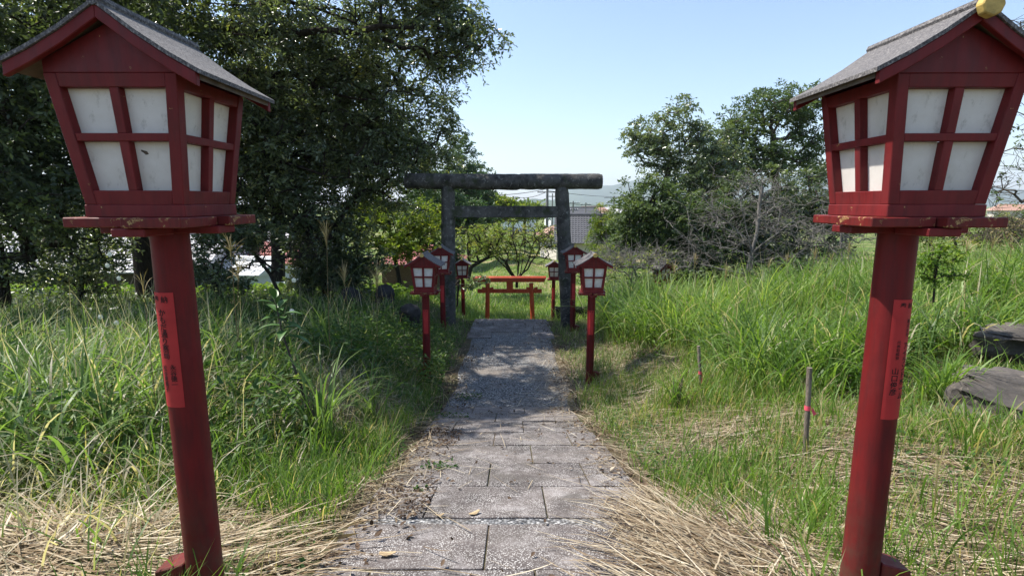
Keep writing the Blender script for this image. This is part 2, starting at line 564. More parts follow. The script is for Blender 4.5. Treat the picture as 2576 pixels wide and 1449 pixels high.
# ------------------------------------------------------------------ the ground
SLOPE_A, SLOPE_B = -1.105, -0.2355          # level of the paved slope over the camera: A + B * distance
def zl(y):
    return SLOPE_A + SLOPE_B * y
def row_slope(py):
    v = (py - 724.5) / F
    k = (math.sin(PITCH) + v * math.cos(PITCH)) / (math.cos(PITCH) - v * math.sin(PITCH))
    return -SLOPE_A / (k + SLOPE_B)
STEP_PY = [1437, 1320, 1227, 1168, 1122, 1090, 1062, 1042, 1024]
EDGES = [1.50] + [row_slope(p) for p in STEP_PY]
FLAT0 = EDGES[-1]
FZ0 = zl(FLAT0)
PATH_END = 13.1
_py = [-6, 1.0, FLAT0, PATH_END, 15.5, 18, 45, 90, 300, 6000]
_pz = [-1.25, zl(1.0), FZ0, -2.90, -3.9, -4.3, -4.8, -6.5, -9, -14]


def ground_z(x, y):
    x = np.asarray(x, float); y = np.asarray(y, float)
    zp = np.interp(y, _py, _pz) - 0.012
    lft = np.interp(y, [-6, 1.7, 8, 13.5, 19, 30, 60, 300, 6000], [-1.2, -1.47, -2.1, -2.55, -3.0, -5.2, -6.5, -9, -14])
    rgt = np.interp(y, [-6, 1.7, 12, 15, 30, 60, 300, 6000], [-1.2, -1.47, -2.80, -3.2, -5.0, -6.5, -9, -14]) + 0.1 * np.clip(x - 1.5, 0, 10) * (1 - ss(14, 40, y))
    side = np.where(x < 0, lft, rgt)
    w = ss(1.0, 2.4, np.abs(x + 0.03))
    w = w * (1 - ss(14, 22, y) * 0.6)
    z = zp * (1 - w) + side * w
    near = 1 - ss(60, 200, y)
    z = z + near * w * ((vnoise(x + 31, y + 17, 0.5) - 0.5) * 0.16 + (vnoise(x, y, 2.3) - 0.5) * 0.05)
    return z + CZ


def gz(x, y):
    return float(ground_z(x, y))


def axis(lo, hi, step, far_lo, far_hi, n=34):
    core = np.arange(lo, hi + 1e-6, step)
    out1 = hi + np.geomspace(step, far_hi - hi, n)
    out0 = lo - np.geomspace(step, lo - far_lo, n)[::-1]
    return np.concatenate([out0, core, out1])


gx = axis(-9, 11, 0.11, -6000, 6000)
gy = axis(0.2, 19, 0.11, -200, 9000)
GX, GY = np.meshgrid(gx, gy)
Vg = np.stack([GX.ravel(), GY.ravel(), ground_z(GX, GY).ravel()], 1)
nx = len(gx); ny = len(gy)
ii, jj = np.meshgrid(np.arange(nx - 1), np.arange(ny - 1))
q0 = (jj * nx + ii).ravel()
Tg = np.stack([q0, q0 + 1, q0 + nx + 1, q0 + nx], 1)
ground = mesh_np('ground', Vg, Tg, M['ground'], smooth=True)
tag(ground, 'brown earth and grassland falling away from the shrine path', kind='structure')

# path sheet of washed gravel
pv = []; pf = []
ys = np.linspace(FLAT0 - 0.02, PATH_END, 60)
xs = np.linspace(-0.96, 0.90, 20)
PX, PY = np.meshgrid(xs, ys)
wob = (vnoise(PX * 0 + 3, PY, 1.3) - 0.5) * 0.10
PZ = np.interp(PY, [FLAT0, PATH_END], [FZ0 + 0.003, -2.895]) + CZ + (vnoise(PX, PY, 1.5) - 0.5) * 0.012
PZ -= 0.07 * (ss(0.80, 0.93, np.abs(PX + 0.03)))
Vp = np.stack([(PX + wob * (np.abs(PX) > 0.7)).ravel(), PY.ravel(), PZ.ravel()], 1)
nxp = len(xs)
ii, jj = np.meshgrid(np.arange(nxp - 1), np.arange(len(ys) - 1))
q0 = (jj * nxp + ii).ravel()
path = mesh_np('path', Vp, np.stack([q0, q0 + 1, q0 + nxp + 1, q0 + nxp], 1), M['gravel'], smooth=True)
tag(path, 'grey washed gravel path leading to the stone gate', kind='structure')

# stone steps: every slab its own piece
steps = empty('stone_steps', (0, 0, 0))
tag(steps, 'mossy stone slab steps leading down to the gravel path', kind='structure')


def slab(x0, x1, y0, y1, zt, th=0.14, g=0.004, gy=0.009):
    """one paving slab; zt(y) gives its top level"""
    b = MB()
    j = lambda a=0.005: random.uniform(-a, a)
    nseg = max(2, int((x1 - x0) / 0.10))
    lip = j(0.005); rock = j(0.006)
    top = []
    for k in range(nseg + 1):
        x = x0 + g + (x1 - x0 - 2 * g) * k / nseg; y = y0 + gy + j(0.005)
        top.append((x, y, zt(y) + lip + rock * (k / nseg - 0.5) + j(0.001)))
    for k in range(nseg, -1, -1):
        x = x0 + g + (x1 - x0 - 2 * g) * k / nseg; y = y1 - gy + j(0.005)
        top.append((x, y, zt(y) + lip + rock * (k / nseg - 0.5) + j(0.001)))
    n = len(top)
    b.v = top + [(x, y, z - th) for x, y, z in top]
    b.f.append(tuple(range(n)))
    for k in range(n):
        k2 = (k + 1) % n
        b.f.append((k2, k, n + k, n + k2))
    return b.build('slab', M['slab'], steps, bevel=0.006, seg=2)


XL, XR = -0.85, 0.86
joints = [[-0.62, 0.10], [-0.125, 0.56], [-0.50, 0.20], [-0.165, 0.53], [0.165], [-0.17, 0.55], [-0.62, 0.12], [-0.19, 0.5], [-0.5, 0.16]]
for i in range(len(STEP_PY)):
    y0 = EDGES[i] + (0.0 if i != 2 else 0.065)
    y1 = EDGES[i + 1]
    xl = XL + random.uniform(-0.03, 0.02) - (0.008 * i)
    xr = XR + random.uniform(-0.02, 0.03) - (0.010 * i)
    cuts = [xl] + joints[i] + [xr]
    for a, b_ in zip(cuts[:-1], cuts[1:]):
        slab(a, b_, y0, y1, lambda y: zl(y) + CZ + 0.012)
bd = MB()
bd.hexa([(XL - .06, 1.4, zl(1.4) + CZ - .12), (XR - .02, 1.4, zl(1.4) + CZ - .12), (XR - .09, FLAT0, FZ0 + CZ - .12), (XL - .06, FLAT0, FZ0 + CZ - .12),
         (XL - .06, 1.4, zl(1.4) + CZ + .002), (XR - .02, 1.4, zl(1.4) + CZ + .002), (XR - .09, FLAT0, FZ0 + CZ + .002), (XL - .06, FLAT0, FZ0 + CZ + .002)])
bd.build('bedding_soil', M['ground'], steps)
# gravel bed that shows between two slabs
gb = MB()
ya, yb = EDGES[2] - 0.02, EDGES[2] + 0.09
gb.hexa([(XL + .05, ya, zl(ya) + CZ - .1), (XR, ya, zl(ya) + CZ - .1), (XR, yb, zl(yb) + CZ - .1), (XL + .05, yb, zl(yb) + CZ - .1),
         (XL + .05, ya, zl(ya) + CZ + .006), (XR, ya, zl(ya) + CZ + .006), (XR, yb, zl(yb) + CZ + .006), (XL + .05, yb, zl(yb) + CZ + .006)])
gb.build('gravel_bed', M['gravel'], steps)
# slabs at the far end of the path
yy = PATH_END - 0.02
for k, (d, cuts) in enumerate(((0.40, [-0.95, -0.05, 0.88]), (0.55, [-0.96, -0.45, 0.32, 0.9]), (0.6, [-0.96, -0.3, 0.5, 0.9]), (0.6, [0.42, 0.92]), (0.6, [-0.98, -0.45]))):
    for a, b_ in zip(cuts[:-1], cuts[1:]):
        zt = float(np.interp(yy - d / 2, [FLAT0, PATH_END], [FZ0 + 0.003, -2.895])) + CZ + 0.022
        slab(a, b_, yy - d, yy, lambda y: zt)
    if k != 3:
        yy -= d


# ------------------------------------------------------------------ lanterns
H_POST, H_BR, H_PL, H_BODY, H_TOP = 1.380, 1.404, 1.434, 1.436, 1.835
HB, HT = 0.147, 0.187
HIPZ, APEX = 1.836, 1.998
RW, RL = 0.263, 0.225


def face_pt(side, s, t, inw):
    """point on the tapering lantern face: s across in metres, t 0..1 up, inw metres inwards"""
    hw = HB + (HT - HB) * t - inw
    z = H_BODY + 0.035 + (H_TOP - H_BODY - 0.035) * t
    x, y = s, -hw
    for _ in range(side):
        x, y = -y, x
    return (x, y, z)


def face_bar(side, s0, s1, t0, t1, i0, i1):
    """s0, s1 given as (bottom, top) pairs"""
    def c(t, s, i): return face_pt(side, s, t, i)
    return MB().hexa([c(t0, s0[0], i0), c(t0, s1[0], i0), c(t0, s1[0], i1), c(t0, s0[0], i1),
                      c(t1, s0[1], i0), c(t1, s1[1], i0), c(t1, s1[1], i1), c(t1, s0[1], i1)])


def build_lantern():
    root = empty('shrine_lantern')
    post = MB().tube([(0, 0, -0.35), (0, 0, 0.6), (0, 0, H_POST)], [0.060, 0.0585, 0.057], 28).build('post', M['post'], root, smooth=True)
    br = MB()
    br.v = []
    br.hexa([(-0.155, -0.045, -0.2), (-0.055, -0.045, -0.2), (-0.055, 0.045, -0.2), (-0.155, 0.045, -0.2),
             (-0.155, -0.045, 0.175), (-0.05, -0.045, 0.205), (-0.05, 0.045, 0.205), (-0.155, 0.045, 0.175)])
    br.build('brace', M['red'], root, bevel=0.004)
    # crossed bearers under the platform
    MB().box(-0.19, 0.19, -0.05, 0.05, H_POST, H_BR).build('bearer', M['red'], root, bevel=0.003)
    MB().box(-0.05, 0.05, -0.19, -0.0505, H_POST - 0.002, H_BR - 0.002).build('bearer', M['red'], root, bevel=0.003)
    MB().box(-0.05, 0.05, 0.0505, 0.19, H_POST - 0.002, H_BR - 0.002).build('bearer', M['red'], root, bevel=0.003)
    # four platform boards in a pinwheel
    for k in range(4):
        b = MB().box(-0.008, 0.168, -0.205, -0.012, H_BR + 0.0005, H_PL)
        o = b.build('platform_board', M['red_worn'], root, bevel=0.003)
        o.rotation_euler = (0, 0, k * math.pi / 2)
    MB().box(-HB - 0.002, HB + 0.002, -HB - 0.002, HB + 0.002, H_PL + 0.0005, H_BODY + 0.035).build('plinth', M['red'], root, bevel=0.002)
    # corner posts
    w = 0.034
    for k in range(4):
        m = MB()
        def cp(t, a, b):
            hw = HB + (HT - HB) * t
            x, y = hw - a, -hw + b
            z = H_BODY + 0.0355 + (H_TOP - H_BODY - 0.0355) * t
            for _ in range(k):
                x, y = -y, x
            return (x, y, z)
        m.hexa([cp(0, w, 0), cp(0, 0, 0), cp(0, 0, w), cp(0, w, w), cp(1, w, 0), cp(1, 0, 0), cp(1, 0, w), cp(1, w, w)])
        m.build('corner_post', M['red'], root, bevel=0.002)
    for side in range(4):
        e0, e1 = HB - w, HT - w
        def ee(t): return e0 + (e1 - e0) * t
        tb, tm0, tm1, tt = 0.115, 0.50, 0.56, 0.90
        face_bar(side, (-ee(0), -ee(tb)), (ee(0), ee(tb)), 0.0, tb, 0.002, 0.034).build('rail', M['red'], root, bevel=0.0015)
        face_bar(side, (-ee(tm0), -ee(tm1)), (ee(tm0), ee(tm1)), tm0, tm1, 0.003, 0.026).build('rail', M['red'], root, bevel=0.0015)
        face_bar(side, (-ee(tt), -ee(1)), (ee(tt), ee(1)), tt, 1.0, 0.002, 0.034).build('rail', M['red'], root, bevel=0.0015)
        for (a, b_) in ((tb, tm0), (tm1, tt)):
            face_bar(side, (-0.013, -0.0135), (0.013, 0.0135), a, b_, 0.0045, 0.034).build('mullion', M['red'], root, bevel=0.0015)
            for sg in (-1, 1):
                l0, l1 = 0.0132, ee(a) + 0.004
                m0, m1 = 0.0137, ee(b_) + 0.004
                if sg < 0:
                    p = face_bar(side, (-l1, -m1), (-l0, -m0), a, b_, 0.030, 0.0335)
                else:
                    p = face_bar(side, (l0, m0), (l1, m1), a, b_, 0.030, 0.0335)
                p.build('pane', M['pane'], root)
    # gable ends
    for sg in (-1, 1):
        y0 = sg * (HT - 0.002); y1 = sg * (HT - 0.022)
        MB().prism([(-HT, H_TOP + 0.0005), (HT, H_TOP + 0.0005), (HT, H_TOP + 0.035), (0, APEX - 0.035), (-HT, H_TOP + 0.035)], min(y0, y1), max(y0, y1)).build('gable', M['red'], root, bevel=0.002)
    # roof: boards, bargeboards and shingles, eaves a little flared
    prof = [(0.0, APEX), (0.10, APEX - 0.070), (0.19, APEX - 0.124), (RW, HIPZ)]
    for sg in (-1, 1):
        def strip(o0, o1, ya, yb, over=0.0):
            m = MB()
            pr = prof[:-1] + [(RW + over, HIPZ - over * 0.45)]
            for (xa, za), (xb, zb) in zip(pr[:-1], pr[1:]):
                m.hexa([(sg * xa, ya, za + o0), (sg * xb, ya, zb + o0), (sg * xb, yb, zb + o0), (sg * xa, yb, za + o0),
                        (sg * xa, ya, za + o1), (sg * xb, ya, zb + o1), (sg * xb, yb, zb + o1), (sg * xa, yb, za + o1)])
            bm = bmesh.new()
            vs = [bm.verts.new(v) for v in m.v]
            for f in m.f:
                try: bm.faces.new([vs[i] for i in f])
                except ValueError: pass
            bmesh.ops.remove_doubles(bm, verts=bm.verts, dist=1e-5)
            m.v = [tuple(v.co) for v in bm.verts]
            bm.verts.index_update()
            m.f = [tuple(v.index for v in f.verts) for f in bm.faces]
            bm.free()
            return m
        strip(-0.018, -0.0005, -RL + 0.02, RL - 0.02).build('roof_board', M['oldwood'], root)
        sh = strip(0.0, 0.012, -RL - 0.004, RL + 0.004, 0.012).build('shingle_sheet', M['shingle'], root)
        for s2 in (-1, 1):
            ya, yb = sorted((s2 * (RL - 0.001), s2 * (RL - 0.0195)))
            strip(-0.036, -0.0008, ya, yb).build('bargeboard', M['red'], root, bevel=0.002)
    MB().tube([(0, -RL - 0.006, APEX + 0.010), (0, RL + 0.006, APEX + 0.010)], 0.017, 8).build('ridge_cap', M['shingle'], root, smooth=False)
    for s2 in (-1,):
        MB().tube([(0, s2 * (RL + 0.0065), APEX - 0.004), (0, s2 * (RL + 0.030), APEX - 0.004)], [0.034, 0.031], 8).build('ridge_end', M['gold'], root, bevel=0.003)
    return root


_txt_cache = {}
def text_mesh(body, size, line):
    cu = bpy.data.curves.new('lettering', 'FONT')
    cu.body = body
    cu.size = size
    cu.align_x = 'CENTER'
    cu.space_line = line
    cu.resolution_u = 2
    cu.offset = size * 0.012
    o = bpy.data.objects.new('lettering_tmp', cu)
    COL.objects.link(o)
    dg = bpy.context.evaluated_depsgraph_get()
    me = bpy.data.meshes.new_from_object(o.evaluated_get(dg))
    bpy.data.objects.remove(o)
    co = np.empty(len(me.vertices) * 3); me.vertices.foreach_get('co', co)
    faces = [tuple(p.vertices) for p in me.polygons]
    bpy.data.meshes.remove(me)
    return co.reshape(-1, 3), faces


def on_post(root, a0, arc, z0, z1, columns):
    """paper strip wrapped round the post, facing angle a0 (0 = towards the viewer), with vertical writing"""
    Rr = 0.0590
    m = MB(); n = 10
    for r in (Rr, Rr + 0.0012):
        for z in (z0, z1):
            for k in range(n + 1):
                a = a0 + arc * (k / n - 0.5) / Rr
                m.v.append((r * math.sin(a), -r * math.cos(a), z))
    w = n + 1
    for k in range(n):
        m.f.append((2 * w + k, 2 * w + k + 1, 3 * w + k + 1, 3 * w + k))
        m.f.append((k + 1, k, w + k, w + k + 1))
    st = m.build('paper_strip', M['sticker'], root, smooth=True)
    for (body, s, ztop, size, line) in columns:
        co, faces = text_mesh(body, size, line)
        me = bpy.data.meshes.new('lettering')
        vs = []
        for x, y, _ in co:
            a = a0 + (s + x) / Rr
            vs.append(((Rr + 0.0022) * math.sin(a), -(Rr + 0.0022) * math.cos(a), ztop + y - size * 0.8))
        me.from_pydata(vs, [], faces)
        me.materials.append(M['ink'])
        link('lettering', me, st)
    return st


V_ = lambda s: '\n'.join(s)
proto = build_lantern()
base_children = list(proto.children)
lan = []
LG = 'red shrine lanterns lining the path'
# (picture x of post, distance, level over camera, side, scale, tilt, label)
spots = [
    ('right', (1.275, 1.74, -1.47), 1, 'large red lantern with gold ridge end, nearest one on the path side by the rocks'),
    ('left', (-1.125, 1.74, -1.47), -1, 'large red lantern missing its gold ridge end, nearest one beside the straw heap'),
    ('l2', (-1.32, 7.85, -2.72), -1, 'second red lantern on the tree side, closest before the stone gate with statues behind'),
    ('r2', (1.19, 7.75, -2.71), 1, 'second red lantern on the meadow side, in front of the gate pillar and tall grass'),
    ('l3', (-1.50, 11.2, -2.86), -1, 'red lantern standing against the shaded stone gate pillar, tree side'),
    ('r3', (1.37, 11.6, -2.88), 1, 'red lantern standing against the stone gate pillar, meadow side'),
    ('l4', (-1.50, 15.9, -3.62), -1, 'small far red lantern beyond the gate beside the leafy shrub'),
    ('r4', (1.30, 16.3, -3.72), 1, 'small far red lantern beyond the gate beside the black planter'),
    ('r5', None, 1, 'tilted red lantern half buried in tall meadow grass below the bare branches'),
]
for i, (key, p, side, label) in enumerate(spots):
    o = proto if i == 0 else copy_tree(proto, None, skip=('ridge_end',) if key == 'left' else ())
    if p is None:
        q = at(1670, 735, 14.6)
        o.location = (q.x, q.y, gz(q.x, q.y) - 0.62)
        o.rotation_euler = (R(6), R(-9), R(25))
    else:
        o.location = (p[0], p[1], p[2] + CZ)
        o.rotation_euler = (R(random.uniform(-0.6, 0.6)), R(random.uniform(-0.5, 0.5)), R(random.uniform(-2, 2)) if i > 1 else 0)
    for ch in o.children:
        nm = ch.name.split('.')[0]
        if nm == 'brace':
            ch.rotation_euler = (0, 0, math.pi if side > 0 else 0)
        if key == 'left' and nm in ('roof_board', 'shingle_sheet', 'bargeboard', 'ridge_cap'):
            piv = Vector((0.12, 0, H_TOP))
            ch.matrix_basis = Matrix.Translation(piv) @ Matrix.Rotation(R(2.6), 4, 'Y') @ Matrix.Translation(-piv)
    tag(o, label, 'lantern', LG)
    lan.append(o)
on_post(lan[0], 0.18, 0.076, 0.755, 1.165, [('奉 納', 0.004, 1.155, 0.021, 1), (V_('株式会社'), 0.019, 1.100, 0.0145, 1.05), (V_('アイランドホーム'), 0.019, 1.022, 0.0255, 0.97), (V_('代表取締役'), -0.010, 1.028, 0.0125, 1.05), (V_('山口俊彦'), -0.011, 0.935, 0.0245, 0.98)])
on_post(lan[1], -0.22, 0.078, 0.80, 1.19, [('奉 納', -0.004, 1.178, 0.024, 1), (V_('かもだ通り薬局'), -0.002, 1.135, 0.0265, 0.90), (V_('永谷徳一'), 0.016, 0.948, 0.021, 0.93), (V_('松谷恵美子'), -0.014, 0.945, 0.020, 0.93)])
for o, a in zip(lan[2:8], (0.1, -0.1, 0.0, 0.1, 0, 0)):
    on_post(o, a, 0.075, 0.78, 1.15, [('奉 納', 0, 1.14, 0.022, 1), (V_('奉納'), 0.0, 1.05, 0.04, 1.0)] if False else [('奉 納', 0, 1.14, 0.024, 1)])

tp = MB()
for (ds, dt) in ((0.030, 0.440), (0.046, 0.428), (0.050, 0.405), (0.041, 0.400), (0.036, 0.415), (0.029, 0.428)):
    tp.v.append(face_pt(0, ds, dt, 0.0290))
for (ds, dt) in ((0.030, 0.440), (0.046, 0.428), (0.050, 0.405), (0.041, 0.400), (0.036, 0.415), (0.029, 0.428)):
    tp.v.append(face_pt(0, ds, dt, 0.0298))
tp.f = [(0, 1, 2, 3, 4, 5), (11, 10, 9, 8, 7, 6)] + [(k, (k + 1) % 6, 6 + (k + 1) % 6, 6 + k) for k in range(6)]
tp.build('tear_mark', M['oldwood'], lan[1])['label'] = 'small dark torn spot on a lower pane'

# ------------------------------------------------------------------ stone gate
TY = 12.2
gate = empty('stone_gate', (0, TY, -2.86 + CZ))
tag(gate, 'weathered dark stone torii gate with two cylindrical pillars and round top beam', 'gate')


def rough_tube(p0, p1, r0, r1, n=20, seg=26, amp=0.012, seed=0, flat=1.0):
    p0 = Vector(p0); p1 = Vector(p1)
    d = (p1 - p0).normalized()
    up = Vector((0, 0, 1)) if abs(d.z) < 0.8 else Vector((0, -1, 0))
    a = d.cross(up).normalized(); b = a.cross(d).normalized()
    m = MB()
    L = (p1 - p0).length
    for i in range(seg + 1):
        t = i / seg
        c = p0.lerp(p1, t)
        r = r0 + (r1 - r0) * t
        e = min(t, 1 - t) * L
        rr = r * (1 - 0.12 * math.exp(-(e / 0.02) ** 2))
        for k in range(n):
            an = 2 * math.pi * k / n
            nz = float(vnoise(k / n * 9 + seed * 7.3, t * L * 3 + seed, 1.0)) - 0.5
            nz2 = float(vnoise(k / n * 23 + seed * 3, t * L * 9, 1.0)) - 0.5
            q = rr + amp * (nz + 0.6 * nz2)
            m.v.append(tuple(c + a * math.cos(an) * q + b * math.sin(an) * q * flat))
    for i in range(seg):
        for k in range(n):
            k2 = (k + 1) % n
            m.f.append((i * n + k, i * n + k2, (i + 1) * n + k2, (i + 1) * n + k))
    m.f.append(tuple(reversed(range(n))))
    m.f.append(tuple(seg * n + k for k in range(n)))
    return m


g0 = at(1128, 820, TY); g1 = at(1432, 822, TY)
t0 = at(1127, 470, TY); t1 = at(1413, 472, TY)
zb = -2.86 + CZ
def loc(v): return (v.x, v.y - TY, v.z - zb)
bl = loc(g0); br_ = loc(g1); tl = loc(t0); tr_ = loc(t1)
rough_tube((bl[0], 0, -0.4), tl, 0.170, 0.155, seed=1).build('pillar', M['torii'], gate, smooth=True)
rough_tube((br_[0], 0, -0.4), tr_, 0.172, 0.155, seed=2).build('pillar', M['torii'], gate, smooth=True)
k0 = loc(at(1019, 455, TY)); km = loc(at(1305, 458, TY)); k1 = loc(at(1514, 457, TY))
rough_tube(k0, (km[0] + 0.03, 0, km[2] - 0.004), 0.174, 0.180, seed=3, amp=0.02, seg=34).build('top_beam', M['torii'], gate, smooth=True)
rough_tube((km[0] - 0.03, 0, km[2] + 0.006), k1, 0.178, 0.174, seed=4, amp=0.016, seg=26).build('top_beam', M['torii'], gate, smooth=True)
n0 = loc(at(1143, 533, TY)); n1 = loc(at(1399, 533, TY))
def rough_box(p0, p1, hz, hy, amp, seed):
    m = MB(); seg = 20
    for i in range(seg + 1):
        t = i / seg
        for (sy, sz) in ((-1, -1), (-1, 0), (-1, 1), (0, 1), (1, 1), (1, 0), (1, -1), (0, -1)):
            nz = lambda s: (float(vnoise(t * 11 + s, sy * 2 + sz * 3 + seed, 1.0)) - 0.5) * amp
            m.v.append((p0[0] + (p1[0] - p0[0]) * t, sy * hy + nz(1), p0[2] + (p1[2] - p0[2]) * t + sz * hz + nz(5)))
    for i in range(seg):
        for k in range(8):
            k2 = (k + 1) % 8
            m.f.append((i * 8 + k, i * 8 + k2, (i + 1) * 8 + k2, (i + 1) * 8 + k))
    m.f.append(tuple(reversed(range(8)))); m.f.append(tuple(seg * 8 + k for k in range(8)))
    return m
rough_box((n0[0] - 0.12, 0, n0[2]), (n1[0] + 0.10, 0, n1[2]), 0.128, 0.085, 0.02, 5).build('tie_beam', M['torii'], gate, smooth=True, bevel=0.01)

# ------------------------------------------------------------------ small red gate
RY = 15.6
rz0 = -3.95 + CZ
rg = empty('vermilion_gate', (0, RY, rz0))
tag(rg, 'small vermilion wooden torii gate at the far end of the path', 'gate')
def rl(px, py):
    v = at(px, py, RY); return (v.x, 0.0, v.z - rz0)
a0 = rl(1226, 803); a1 = rl(1227, 712); b0 = rl(1340, 803); b1 = rl(1336, 712)
for p, q in ((a0, a1), (b0, b1)):
    MB().tube([(p[0] + (p[0] - q[0]) * 0.3, 0, -0.3), p, q], [0.070, 0.068, 0.064], 18).build('pillar', M['vermilion'], rg, smooth=True)
kt0, kt1 = rl(1188, 695), rl(1374, 695); kb0, kb1 = rl(1193, 709), rl(1369, 709)
m = MB()
nn = 10
for (xa, xb, z, hy) in ((kb0[0], kb1[0], kb0[2], 0.075), (kb0[0] - 0.02, kb1[0] + 0.02, kb0[2] + 0.05, 0.085), (kt0[0] + .005, kt1[0] - .005, kt0[2] - 0.045, 0.08), (kt0[0], kt1[0], kt0[2], 0.035)):
    m.v += [(xa, -hy, z), (xb, -hy, z), (xb, hy, z), (xa, hy, z)]
m.f.append((3, 2, 1, 0))
for i in range(3):
    for k in range(4):
        k2 = (k + 1) % 4
        m.f.append((i * 4 + k, i * 4 + k2, i * 4 + 4 + k2, i * 4 + 4 + k))
m.f.append((12, 13, 14, 15))
m.build('top_beam', M['vermilion'], rg, smooth=True, bevel=0.006, seg=2)
q0_, q1_ = rl(1201, 737), rl(1363, 727)
MB().box(q0_[0], q1_[0], -0.032, 0.032, q0_[2], q1_[2]).build('tie_beam', M['vermilion'], rg, bevel=0.004)
g0_, g1_ = rl(1274.5, 737), rl(1290.5, 709)
MB().box(g0_[0], g1_[0], -0.045, 0.045, g0_[2] + 0.004, g1_[2] + 0.02).build('centre_strut', M['vermilion'], rg, bevel=0.004)
for c in (1227, 1338):
    for sg in (-1, 1):
        x = rl(c, 727)[0]; z = q1_[2] + 0.001
        xi, xo = x + sg * 0.062, x + sg * 0.17
        MB().hexa([(xi, -0.03, z), (xo, -0.03, z), (xo, 0.03, z), (xi, 0.03, z), (xi, -0.03, z + 0.035), (xo, -0.03, z + 0.065), (xo, 0.03, z + 0.065), (xi, 0.03, z + 0.035)]).build('wedge', M['vermilion'], rg, bevel=0.003)

# ------------------------------------------------------------------ statues and stones
def statue(name, label, px, py0, py1, Y, prof, bumps, depth):
    """upright carved stone; prof: half width over height, bumps: carved relief on the side to the viewer"""
    top = at(px, py0, Y); bot = at(px, py1, Y)
    H = top.z - bot.z
    nr, nc = 30, 24
    m = MB()
    for i in range(nr + 1):
        t = i / nr
        hw = float(np.interp(t, [p[0] for p in prof], [p[1] for p in prof])) * H
        for k in range(nc):
            a = 2 * math.pi * k / nc
            x = math.sin(a) * hw; y = -math.cos(a) * hw * depth
            d = 0
            if math.cos(a) > -0.1:
                for (bx, bt, sx, st, am) in bumps:
                    d += am * math.exp(-((x / H - bx) / sx) ** 2 - ((t - bt) / st) ** 2)
            y -= 1.6 * d * H * max(0, math.cos(a)) ** 0.5
            r = ((float(vnoise(k * 0.7 + px, t * 14, 1.0)) - 0.5) * 0.05 + (float(vnoise(k * 1.9 + px, t * 37, 1.0)) - 0.5) * 0.03) * H
            m.v.append((x + r * math.sin(a), y - r * math.cos(a), t * H))
    for i in range(nr):
        for k in range(nc):
            k2 = (k + 1) % nc
            m.f.append((i * nc + k, i * nc + k2, (i + 1) * nc + k2, (i + 1) * nc + k))
    m.f.append(tuple(nr * nc + k for k in range(nc)))
    m.f.append(tuple(reversed(range(nc))))
    o = m.build(name, M['statue'], None, smooth=True)
    o.location = (bot.x, Y, bot.z)
    tag(o, label, 'statue')
    return o


statue('stone_statue', 'dark seated stone figure among weeds, farthest from the gate', 885, 722, 822, 10.6,
       [(0, .30), (.3, .32), (.55, .30), (.8, .24), (.93, .17), (1, .05)],
       [(0, .62, .12, .16, .12), (0, .3, .2, .1, .10), (-.15, .42, .06, .12, .07), (.15, .42, .06, .12, .07)], 0.55)
statue('stone_statue', 'tall dark stone figure with carved head and arms, middle of the three', 971, 716, 826, 10.9,
       [(0, .27), (.3, .29), (.5, .26), (.7, .22), (.9, .20), (.97, .14), (1, .04)],
       [(.02, .8, .09, .09, .16), (0, .52, .16, .1, .09), (-.1, .45, .05, .1, .09), (.12, .6, .05, .08, .08), (0, .25, .2, .08, .1)], 0.5)
statue('stone_statue', 'top-heavy dark stone figure beside the lantern post', 1033, 764, 852, 9.7,
       [(0, .20), (.25, .19), (.45, .24), (.7, .31), (.88, .28), (.96, .18), (1, .04)],
       [(0, .8, .12, .1, .1), (-.1, .55, .08, .1, .06), (.12, .5, .06, .1, .06), (0, .2, .08, .2, .05)], 0.6)


def rock(name, label, centre, size, yaw, seed, tilt=(0, 0), sub=5):
    bm = bmesh.new()
    bmesh.ops.create_icosphere(bm, subdivisions=sub, radius=1)
    for v in bm.verts:
        c = v.co
        sgn = lambda x, p: math.copysign(abs(x) ** p, x)
        c.x, c.y, c.z = sgn(c.x, 0.75), sgn(c.y, 0.75), sgn(c.z, 0.6)
        n1 = float(vnoise(c.x * 1.7 + seed, c.y * 1.7 + c.z * 0.6 + seed * 2, 1.0)) - 0.5
        n2 = float(vnoise(c.x * 3.4 + seed * 3 + c.z, c.y * 3.4 + c.z * 2.4, 1.0)) - 0.5
        layer = 0.045 * math.sin(c.z * 7 + n1 * 5 + seed)
        n3 = float(vnoise(c.x * 9 + seed, c.y * 9 + c.z * 7, 1.0)) - 0.5
        rr = 1 + 0.40 * n1 + 0.26 * n2 + 0.10 * n3 + layer * (1 - abs(c.z)) * 0.8
        c.x *= rr; c.y *= rr
        c.z *= 1 + 0.3 * n2 + 0.14 * n3
        if c.z > 0.35: c.z = 0.35 + 0.3 * (c.z - 0.35)
        c.x *= size[0]; c.y *= size[1]; c.z *= size[2]
    me = bpy.data.meshes.new(name)
    bm.to_mesh(me); bm.free()
    me.materials.append(M['rock'])
    me.shade_smooth()
    try: me.set_sharp_from_angle(angle=R(38))
    except Exception: pass
    o = link(name, me)
    o.location = centre
    o.rotation_euler = (R(tilt[0]), R(tilt[1]), yaw)
    return tag(o, label, 'rock')


c = at(2650, 1050, 3.55)
rock('boulder', 'broad flat-topped brown boulder jutting over the grass, lower of two at the picture edge', (c.x, c.y, c.z + 0.05), (0.66, 0.46, 0.24), R(-22), 1.3, (7, 9))
c = at(2680, 885, 5.1)
rock('boulder', 'layered grey boulder half sunk in tall grass, upper of two at the picture edge', (c.x, c.y, c.z + 0.05), (0.74, 0.44, 0.26), R(-12), 5.1, (5, 3))
c = at(1001, 872, 8.4)
rock('flat_stone', 'small pale flat stone lying in weeds near the second lantern', (c.x, c.y, c.z), (0.19, 0.15, 0.05), R(5), 2.2, (0, 0), 4)

